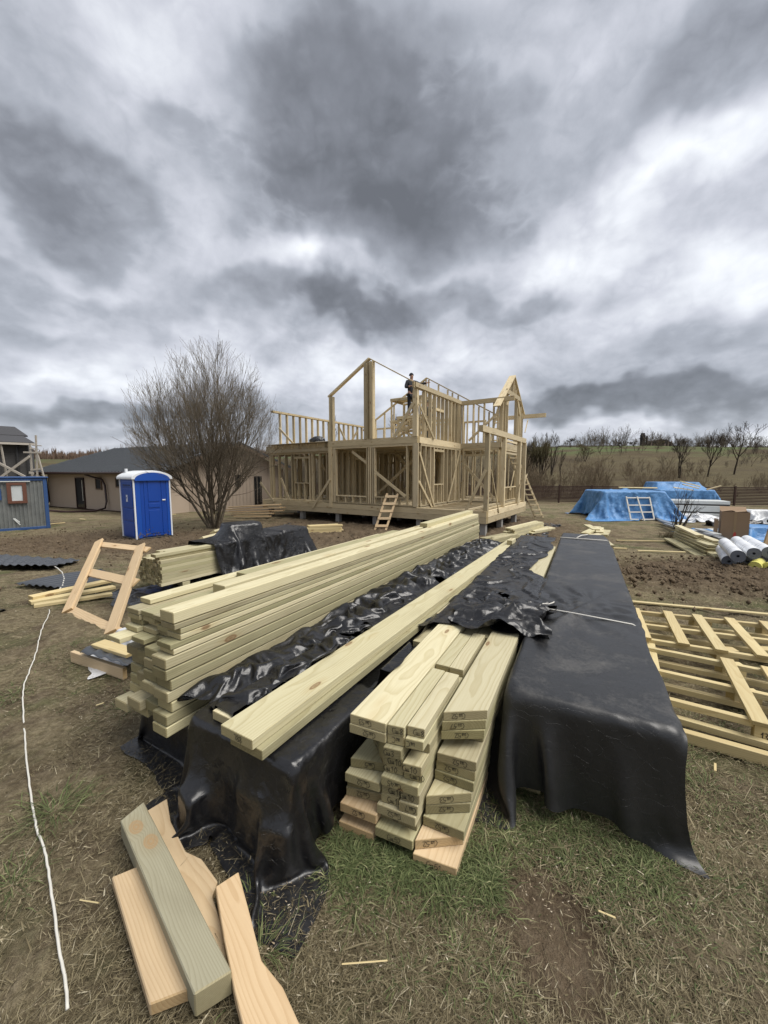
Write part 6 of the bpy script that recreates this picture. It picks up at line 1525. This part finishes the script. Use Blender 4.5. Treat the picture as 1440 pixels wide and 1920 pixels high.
# ------------------------------------------------------------------ cord on the grass
def cord():
    px = [(128, 1905), (124, 1850), (112, 1790), (100, 1700), (92, 1640), (84, 1600), (70, 1565), (64, 1530), (56, 1480), (50, 1420), (46, 1370), (43, 1320), (45, 1290), (56, 1262), (66, 1235), (72, 1210), (76, 1190), (86, 1168), (94, 1150), (92, 1145)]
    pts = []
    for i in range(len(px) - 1):
        for k in range(5):
            t = k / 5; a = px[i][0] * (1 - t) + px[i + 1][0] * t + rng.uniform(-1, 1); b = px[i][1] * (1 - t) + px[i + 1][1] * t
            p = at(a, b); p.z += .022 + rng.uniform(-.004, .006); pts.append(p)
    tie('extension_cord', 'long white twisted cord lying across the grass at the left photo edge', pts, .0048, CORD, 'cord', 8)
    px = [(110, 1117), (118, 1106), (121, 1092), (117, 1080), (108, 1072), (100, 1066), (88, 1062), (60, 1062), (30, 1060), (-5, 1058)]
    pts = []
    for i in range(len(px) - 1):
        for k in range(4):
            t = k / 4; p = at(px[i][0] * (1 - t) + px[i + 1][0] * t, px[i][1] * (1 - t) + px[i + 1][1] * t + rng.uniform(-.6, .6)); p.z += .07; pts.append(p)
    tie('extension_cord', 'far stretch of the white cord crossing the roofing sheets on the left', pts, .009, CORD, 'cord', 6)
cord()

# ------------------------------------------------------------------ metal roofing sheets
def roofing(name, label, corners, amp, nwave, nstep, mat, lift=.05, group='dark roofing sheets on the grass'):
    """corners: near left, near right, far right, far left (points); waves run across the width, tile steps along the depth"""
    A, B, C_, D = corners; nx, ny = nwave * 10, max(2, nstep * 6) if nstep else 12
    u = np.linspace(0, 1, nx + 1)[None]; v = np.linspace(0, 1, ny + 1)[:, None]
    P_ = sum(np.array(p)[None, None] * w[..., None] for p, w in ((A, (1 - u) * (1 - v)), (B, u * (1 - v)), (C_, u * v), (D, (1 - u) * v)))
    P_[..., 2] += lift + amp * (.5 + .5 * np.sin(u * nwave * 2 * math.pi)) + (.030 * (1 - (v * nstep) % 1.0) if nstep else 0) + 0 * v + .03 * np.sin(v * 3 + u * 2)
    i, j = np.meshgrid(np.arange(ny), np.arange(nx), indexing='ij'); k = i * (nx + 1) + j
    me = mesh_np(name, P_.reshape(-1, 3), np.stack([k, k + 1, k + nx + 2, k + nx + 1], -1).reshape(-1, 4), True); me.materials.append(mat)
    o = bpy.data.objects.new(name, me); s = o.modifiers.new('t', 'SOLIDIFY'); s.thickness = .003; place(o, Matrix.Identity(4)); tag(o, label, 'roofing sheet', group); return o
RM = plain('graphite_roofing_metal', (.060, .066, .075), .38, .15, var=.3, spec=.6)
roofing('roofing_sheet', 'tile patterned dark metal roofing sheet lying furthest back on the left', (at(-30, 1070), at(95, 1072), at(150, 1054), at(-10, 1046)), .03, 8, 4, RM, .05)
roofing('roofing_sheet', 'wavy dark metal sheet on the grass behind the pale boards', (at(28, 1100), at(120, 1112), at(232, 1088), at(190, 1072)), .028, 7, 0, RM, .03)
roofing('roofing_sheet', 'small dark sheet corner at the left photo edge', (at(-40, 1152), at(8, 1150), at(14, 1143), at(-30, 1143)), .02, 2, 0, RM, .02)
roofing('roofing_sheet', 'tile profiled dark sheet sticking out from under the big left pile', (at(150, 1232, .10), at(240, 1262, .10), at(262, 1228, .10), at(178, 1214, .10)), .018, 4, 1, RM, .0)
def left_bits():
    a = at(137, 1240); b = at(236, 1274); 
    o = board('board', a + Vector((0, 0, .05)), b + Vector((0, 0, .05)), .10, .035, W['fresh'], None, (0, 0, 1)); tag(o, 'orange board on edge under the tile profiled sheet near the big pile', 'board')
    a = at(184, 1206, .16); b = at(250, 1226, .16); o = board('board', a, b, .12, .03, W['lath'], None, (0, 1, .0)); tag(o, 'pale board end on top of the sheet beside the big left pile', 'board')
    P0 = sheet((at(225, 1190, .2).x, at(225, 1190, .2).y), R(30), -.2, .35, -.2, .25, .30, 30, 30, .1, 3); P0[..., 2] += .1 * np.abs(fbm(np.linspace(0, 4, 30)[:, None] + np.zeros((1, 30)), np.linspace(0, 4, 30)[None] + np.zeros((30, 1)), 3, 3))
    drape('grey_plastic_wrap', P0, (.45 / 29 * 1.3, .55 / 29 * 1.3), [obb((at(200, 1200, .0).x, at(200, 1200, .0).y), R(30), .8, .7, .15, 0)], WHITEF, 'crumpled pale grey plastic beside the big left pile', 'sheeting', iters=40, seed=9, noise=.02)
    for (x0, y0, x1, y1, z, w, lab) in ((56, 1134, 215, 1104, .03, .12, 'lower pale board on the grass passing under the orange frame'), (58, 1131, 212, 1096, .075, .11, 'upper pale board on the grass passing under the orange frame'), (64, 1140, 210, 1118, .03, .10, 'nearest pale board on the grass under the orange frame')):
        p = at(x0, y0); q = at(x1, y1); o = board('board', p + Vector((0, 0, z)), q + Vector((0, 0, z)), w, .04, W['lath'], None, (0, 1, 0)); tag(o, lab, 'board', 'pale boards on the grass at the left')
left_bits()

# ------------------------------------------------------------------ the slatted grid on the right
def grid():
    Z = lambda X, Y: (1180 + X * .18056, 1120 + Y * .18056)
    r = thing('roof_truss_frames', 'stacked frames of pale laths with crossbars lying on the grass right of the wrapped pile', 'lath frame', at(1330, 1250))
    m = W['lath']
    def s(name, a, c, z, w, h, ext=1., mat=m):
        p = at(*Z(*a), z); q = at(*Z(*c), z); q = p + (q - p) * ext; p.z = q.z = z - h / 2
        return board(name, p, q, w, h, mat, r, (q - p).cross(Vector((0, 0, 1))), bev=.002)
    for k, (a, c, z, e) in enumerate((((0, 128), (1440, 280), .17, 1.5), ((60, 225), (1440, 390), .07, 1.5), ((60, 262), (1440, 435), .17, 1.5), ((60, 350), (1440, 550), .07, 1.4), ((60, 405), (1440, 625), .17, 1.4), ((160, 505), (1440, 760), .17, 1.4),
                                      ((160, 625), (1440, 890), .07, 1.3), ((180, 722), (1440, 1005), .17, 1.3), ((200, 858), (1440, 1150), .07, 1.3), ((280, 1012), (1325, 1275), .17, 1.), ((300, 1180), (1440, 1500), .08, 1.25))):
        s('lath', a, c, z, .045, .042, e)
    s('ground_plank', (440, 1345), (1440, 1620), .07, .05, .07, 1.25); 
    s('ground_strip', (20, 35), (1440, 168), .03, .06, .02, 1.3)
    for a, c in (((55, 105), (175, 415)), ((395, 140), (570, 480)), ((700, 175), (965, 548)), ((1035, 210), (1400, 608)), ((1400, 245), (1800, 640)), ((1010, 630), (1370, 1300)), ((1440, 720), (1750, 1200))): s('crossbar', a, c, .20, .085, .028)
    s('side_board', (190, 420), (262, 860), .14, .10, .03)
    for X, Y in ((700, 250), (940, 560), (1000, 720), (1130, 1000), (1400, 330), (1380, 560)):
        p = at(*Z(X, Y), .09); board('block', p + Vector((-.08, -.02, 0)), p + Vector((.10, -.05, 0)), .09, .09, m, r, (0, 1, 0))
    p = at(*Z(1275, 1400), .09); q = at(*Z(1560, 1470), .09); o = board('block', p, q, .05, .13, m, r, (q - p).cross(Vector((0, 0, 1))))
    d = (q - p).normalized(); nrm = Vector((d.y, -d.x, 0)); nrm = nrm if nrm.y < 0 else -nrm
    write('1371', o, p + d * .03 + nrm * .0255 + Vector((0, 0, -.02)), d, (0, 0, 1), .045, False, .5, .005)
grid()

# ------------------------------------------------------------------ small piles and strips further off
def far_bits():
    def pile(px, py, yaw, l, w, rows, cols, lab, grp, mat, T=.05, bw=.15, jitter=.15):
        p = at(px, py); f = Fr(p.x, p.y, yaw)
        for i in range(rows):
            for j in range(cols):
                o = board('board', f(rng.uniform(-jitter, jitter), j * bw, p.z + .05 + i * T), f(l + rng.uniform(-jitter, jitter), j * bw + rng.uniform(-.02, .02), gz(*f(l, 0, 0)[:2]) + .05 + i * T), bw * .95, T * .93, mat, None, -f.R); tag(o, '%s, layer %s, %s from the left' % (lab, ['one', 'two', 'three', 'four', 'five', 'six'][i], ORD[j]), 'board', grp)
    pile(948, 1008, 42, 2.6, .5, 6, 3, 'board of the small pile near the porch corner', 'boards of the small pile by the porch', W['treated'], .05, .13)
    pile(905, 1018, 44, 1.6, .5, 3, 4, 'rough board of the low pile past the big pile', 'boards of the low loose pile', W['side'], .05, .12, .3)
    pile(985, 1000, 52, 1.6, .4, 2, 3, 'low board between the small pile and the film', 'low boards by the black film', W['treated'], .05, .14, .2)
    pile(572, 1000, 70, 1.3, .4, 4, 2, 'board of the little stack left of the short ladder', 'boards of the little stack by the piers', W['lath'], .07, .17, .12)
    # planks stacked behind the tree
    for k in range(9):
        a = at_y(rng.uniform(424, 440), 951 + (k % 5) * 4.2, 17.5 + (k % 3)); b_ = at_y(rng.uniform(500, 560), 946 + (k % 5) * 5.5, 17.2 + (k % 3)); 
        o = board('plank', a, b_, .2, .05, W['fresh'], None, (0, 1, 0)); tag(o, 'raw plank of the loose stack behind the bare tree, %s laid' % ORD[k], 'plank', 'raw planks behind the bare tree')
    for k, (px, py, w_, lab) in enumerate(((420, 990, 0, ''), (398, 1003, 0, ''))):
        a = at(px - 22, py + 8, .05); b_ = at(px + 30, py - 6, -.1); o = board('board', a, b_, .15, .06, W['treated'], None, (0, 1, 0)); tag(o, ['pale board end by the foot of the bare tree', 'pale board end behind the second left pile'][k], 'board')
    # strips on the dirt to the right
    for (x0, y0, x1, y1, lab) in ((1080, 954, 1130, 955, 'thin strip on the dirt left of the left blue heap'), (1155, 1016, 1258, 1018, 'long thin strip behind the wrapped pile on the right'), (1195, 1036, 1285, 1039, 'pale strip pointing at the plank pile'), (1150, 1031, 1175, 1032, 'short strip beside the wrapped pile'), (90, 985, 122, 982, 'pale strip in the mud beside the site cabin'), (150, 975, 160, 976, 'pale chip of wood on the mud before the bungalow'), (300, 968, 330, 966, 'strip of wood in the mud right of the toilet')):
        a = at(x0, y0); b_ = at(x1, y1); o = board('wood_strip', a + Vector((0, 0, .05)), b_ + Vector((0, 0, .05)), .07, .025, W['lath'], None, (0, 1, 0)); tag(o, lab, 'wood strip')
    # plank pile by the rolls
    f0 = at(1252, 1010); f1 = at(1322, 1062); m = W['treated']; g = 'planks of the pile left of the foil rolls'
    def pl(x0, y0, x1, y1, z, w, lab, mat=m): 
        a = at(x0, y0, z - .35); b_ = at(x1, y1, z - .30); o = board('plank', a, b_, w, .05, mat, None, (b_ - a).cross(Vector((0, 0, 1)))); tag(o, lab, 'plank', g)
    pl(1250, 1010, 1316, 1046, .02, .16, 'leftmost plank of the pile, lying on the dirt', W['side'])
    pl(1262, 1012, 1342, 1050, .02, .16, 'second plank from the left, low in the pile', W['side'])
    for k in range(5): pl(1268 + k, 1006 - k * 4, 1330 + k * 4, 1036 - k * 5, .08 + k * .055, .18, '%s layer of the main stack left of the foil rolls' % ORD[k], W['side'] if k < 4 else m)
    pl(1271, 986, 1312, 1005, .42, .17, 'top plank furthest back on the main stack', m); pl(1300, 1012, 1336, 1024, .30, .18, 'top plank nearest the foil rolls', m)
    pl(1325, 1032, 1350, 1046, .10, .18, 'short plank touching the lowest foil roll', m); pl(1345, 1058, 1366, 1066, .01, .16, 'plank end under the lowest foil roll', m)
far_bits()

def rolls():
    foil = plain('white_foil_roll', (.78, .80, .83), .3, .0, var=.1, spec=.6); grey = plain('grey_foam_core', (.13, .14, .16), .8, var=.2); dk = plain('dark_core', (.02, .02, .02)); yel = plain('yellow_film_roll', (.62, .58, .16), .5, var=.2)
    g = 'foil rolls by the cardboard box'
    def roll(x, y, rad_px, z, l, lab, mat=foil, end=grey, x2=None, y2=None):
        p = at(x, y, z); 
        dist = (p - Vector((0, 0, HC))).length; rad = rad_px / FPX * (p.y * math.cos(PITCH))
        q = at(x2, y2, z); d = (q - p); d.z = 0; d.normalize()
        r = thing('foil_roll' if mat is foil else 'yellow_roll', lab, 'roll', p, math.atan2(d.y, d.x), g)
        MB().tube([(0, 0, 0), (l, 0, 0)], rad, 28, cap=False).build('wrapping', mat, r, smooth=True)
        e = MB(); n = 28
        ro = [(0.004, rad * .985 * math.cos(2 * math.pi * k / n), rad * .985 * math.sin(2 * math.pi * k / n)) for k in range(n)]; ri = [(0.004, rad * .22 * math.cos(2 * math.pi * k / n), rad * .22 * math.sin(2 * math.pi * k / n)) for k in range(n)]
        e.v = ro + ri + [(.12, b, c) for _, b, c in ri]; e.f = [[k, (k + 1) % n, n + (k + 1) % n, n + k] for k in range(n)] + [[n + k, n + (k + 1) % n, 2 * n + (k + 1) % n, 2 * n + k] for k in range(n)] + [[2 * n + k for k in range(n)]]
        e.build('roll_end', end, r)
        for s in (.35, .5, 1.1): MB().tube([(s, 0, 0), (s + .012, 0, 0)], rad * 1.006, 28, cap=False).build('tape_band', grey, r, smooth=True)
    roll(1367, 1053, 11.5, -.07, 1.6, 'lowest foil roll nearest the plank pile', x2=1345, y2=1015)
    roll(1384, 1043, 11.5, .13, 1.7, 'upper foil roll second from the left', x2=1350, y2=1010)
    roll(1402, 1053, 10.5, -.09, 1.5, 'lower foil roll between the two upper ones', x2=1370, y2=1020)
    roll(1414, 1038, 11., .14, 1.7, 'upper foil roll third from the left', x2=1372, y2=1008)
    roll(1428, 1049, 10., -.08, 1.5, 'lower foil roll behind the yellow ones', x2=1392, y2=1018)
    roll(1442, 1036, 11., .14, 1.7, 'foil roll cut off by the right photo edge', x2=1395, y2=1010)
    roll(1415, 1063, 10., -.09, .6, 'whole yellow film roll lying below the foil rolls', yel, yel, 1428, 1050)
    roll(1440, 1064, 9.5, -.09, .6, 'yellow film roll at the right photo edge', yel, yel, 1462, 1056)
rolls()

def right_things():
    cb = plain('cardboard', (.27, .185, .115), .85, var=.15, scale=3); red = plain('red_print', (.45, .06, .04)); tape = plain('parcel_tape', (.30, .21, .12), .3)
    A = at(1349, 1012); w = .68; h = .92; x = Vector((math.cos(R(-36)), math.sin(R(-36)), 0)); A.z = min(A.z, gz(A.x + .5, A.y - .4)) 
    r = thing('cardboard_box', 'tall open brown cardboard box behind the foil rolls', 'box', A, math.atan2(x.y, x.x))
    mb = MB(); mb.box((0, 0, 0), (w, .01, h)); mb.box((0, .6, 0), (w, .61, h)); mb.box((0, .01, 0), (.01, .6, h)); mb.box((w - .01, .01, 0), (w, .6, h)); mb.box((.01, .01, 0), (w - .01, .6, .01)); mb.build('carton', cb, r)
    for s, M_ in (((.0, -.22, 0), Matrix.Translation((0, -.0, h)) @ Matrix.Rotation(R(-155), 4, 'X')), ): pass
    MB().box((0.01, 0, 0), (w - .01, .28, .008)).build('flap', cb, r, Matrix.Translation((0, .61, h)) @ Matrix.Rotation(R(25), 4, 'X'))
    MB().box((0, 0, 0), (.25, .58, .008)).build('flap', cb, r, Matrix.Translation((w * .5, 0.01, h)) @ Matrix.Rotation(R(-8), 4, 'Y'))
    MB().box((0, 0, 0), (.25, .58, .008)).build('flap', cb, r, Matrix.Translation((.0, 0.01, h)) @ Matrix.Rotation(R(-12), 4, 'Y'))
    MB().box((w * .5 - .03, -.004, .0), (w * .5 + .03, -.001, h)).build('tape', tape, r)
    m = MB(); m.quad((w * .46, -.006, .12), (w * .58, -.006, .12), (w * .57, -.006, .24), (w * .52, -.006, .30), (w * .47, -.006, .24)); m.build('red_mark', red, r)
    A2 = A - x * .16; r2 = thing('cardboard_box', 'narrow flattened carton leaning on the left of the tall open box', 'box', A2, math.atan2(x.y, x.x))
    MB().box((0, .02, 0), (.10, .16, h * .72)).build('carton', cb, r2); MB().box((0, .02, 0), (.12, .14, .008)).build('flap', cb, r2, Matrix.Translation((-.02, 0, h * .72)) @ Matrix.Rotation(R(-20), 4, 'Y'))
    a = at(1432, 1030, -.25); b_ = at(1446, 988, .35); o = board('plank', a, b_, .13, .04, W['fresh'], None, (1, .2, 0)); tag(o, 'leaning orange board at the right photo edge beside the foil rolls', 'plank')
    # white ladder-like frame leaning on the left blue heap
    m = plain('white_painted_wood', (.62, .60, .54), .6, var=.3, scale=30); p0 = at(1183, 976); p1 = at(1227, 976); Wd = p1 - p0; up = Vector((-.05, .38, 1.08)); r = thing('white_ladder_frame', 'white wooden frame with rungs leaning against the left blue tarpaulin', 'frame', p0)
    for q in (p0, p1): board('stile', q, q + up, .06, .04, m, r, Wd)
    for t in (.05, .35, .64, .95): board('rung', p0 + up * t - Vector((0, .02, 0)), p1 + up * t - Vector((0, .02, 0)), .05, .03, m, r, up)
    board('centre_bar', p0.lerp(p1, .55) + Vector((0, -.04, 0)), p0.lerp(p1, .45) + up + Vector((0, -.04, 0)), .06, .03, m, r, Wd)
    # panel stack under the right tarpaulin
    pn = plain('white_panel_wrap', (.55, .57, .56), .5, var=.3, scale=3); dk = plain('dark_spacer', (.05, .05, .05)); a = at_y(1258, 985, 19.5); a.z = gz(a.x, a.y); b_ = at_y(1370, 985, 18.6)
    d = (b_ - a); d.z = 0; L_ = d.length; ang = math.atan2(d.y, d.x)
    z = a.z
    for k, (hh, nm, mt) in enumerate(((.18, 'panel', pn), (.07, 'panel', dk), (.30, 'panel', pn), (.07, 'panel', dk), (.16, 'panel', pn))):
        o = MB().box((0, 0, 0), (L_ - .1 * (k % 2), 1.4, hh)).build('wrapped_panel', mt, None, Matrix.Translation((a.x + .1 * (k % 2), a.y + .03 * k, z)) @ Matrix.Rotation(ang, 4, 'Z'), bevel=.02, seg=2); z += hh + .004
        tag(o, ['lowest white wrapped panel bundle under the right blue tarpaulin', 'lower dark spacer layer of the panel stack', 'thick middle white bundle of the panel stack', 'upper dark spacer layer of the panel stack', 'top white bundle just below the right blue tarpaulin'][k], 'panel bundle', 'stack of wrapped panels')
    # grey metal profiles in front of it
    st = plain('galvanised_profile', (.33, .35, .37), .4, .7, var=.2)
    for k in range(6):
        p = at(1231 + k * 3, 972 + k * 2, -.35 + (k % 3) * .06); q = at(1275 + k * 6, 986 + k * 3, -.35 + (k % 3) * .06)
        o = board('metal_profile', p, q, .09, .05, st, None, (q - p).cross(Vector((0, 0, 1)))); tag(o, 'galvanised metal profile between the left blue heap and the bush, %s from the left' % ORD[k], 'metal profile', 'metal profiles by the bush')
    for k in range(7):
        p = at(1285 + k * 8, 992 + (k % 3) * 4, -.3 + (k % 2) * .08); q = at(1330 + k * 5, 1002 + (k % 3) * 4, -.3 + (k % 2) * .08); mt = [pn, dk, st][k % 3]
        o = board('packing_strip', p, q, .22, .05, mt, None, (q - p).cross(Vector((0, 0, 1)))); tag(o, '%s strip of packing from the left, behind the plank pile' % ORD[k], 'packing strip', 'packing litter behind the plank pile')
    # planks on top of the tarps
    for (x0, y0, x1, y1, Y, lab) in ((1275, 902, 1312, 912, 20.3, 'upper rail of the thin frame lying on the right blue tarpaulin'), (1280, 908, 1310, 916, 20.2, 'lower rail of the thin frame lying on the right blue tarpaulin'), (1263, 914, 1300, 919, 20.3, 'grey board lying across the right blue tarpaulin'), (1325, 918, 1352, 911, 19.8, 'stick poking up from the right end of the right tarpaulin'), (1160, 914, 1232, 915, 19.8, 'long thin pale board on top between the two blue heaps')):
        a = at_y(x0, y0, Y); b_ = at_y(x1, y1, Y); o = board('board', a, b_, .09, .04, W['lath'] if 'pale' in lab or 'rail' in lab else W['frame'], None, (0, 1, .3)); tag(o, lab, 'board')
    # bush
    p = at(1268, 1008); root = thing('bare_bush', 'leafless dark shrub standing before the right blue tarpaulin', 'bush', p); rg = np.random.default_rng(8); out = {}
    for i, (dx, l) in enumerate(((.0, 1.1), (.12, 1.25), (.5, 1.2), (.75, 1.1), (-.12, .9), (.95, .9))):
        grow(rg, (p.x, p.y, p.z), (dx, rg.uniform(-.2, .2), 1.1), l * 1.05, .030, 2, out, .42, .05, .06, (3, 4), .004, 6, .3)
    tree_parts(root, out, (2,), BARKD, BARKD, (5, 3))
    # dry grass stool at its foot
    n = 500; q = at(1258, 1008); o = blades('dry_tussock', q.x + nrg.normal(0, .18, n), q.y + nrg.normal(0, .12, n), nrg.uniform(.15, .4, n), nrg.uniform(.004, .008, n), nrg.uniform(0, .5, n), nrg.uniform(0, 6.28, n), bpy.data.materials['dead_straw'], .4); o['label'] = 'dry grass tussock at the foot of the leafless shrub'
right_things()

def scraps():
    g = 'wood scraps scattered on the ground'
    for px, py, a, l, w, lab in ((640, 1822, 88, .16, .006, 'thin dry stalk lying across the grass in front of the marked pile'), (1340, 1455, 40, .07, .012, 'small pale splinter below the lath frames'),
                                 (1195, 1300, 75, .05, .02, 'wood chip beside the right edge of the wrapped pile'), (180, 1330, 60, .05, .02, 'bright wood chip on the grass left of the big pile'),
                                 (245, 1590, 20, .04, .012, 'little wood splinter left of the grey green off-cut'), (1120, 1720, 120, .06, .008, 'thin twig on the right rim of the bare soil patch'),
                                 (150, 1700, 100, .09, .006, 'dry stalk between the white cord and the off-cuts')):
        p = at(px, py); d = Vector((math.sin(R(a)), math.cos(R(a)), 0))
        z = .03; o = board('wood_scrap', p + Vector((0, 0, z)), p + d * l + Vector((0, 0, z + .006)), w, .005, W['lath'], None, (d.y, -d.x, .2)); tag(o, lab, 'wood scrap')
scraps()
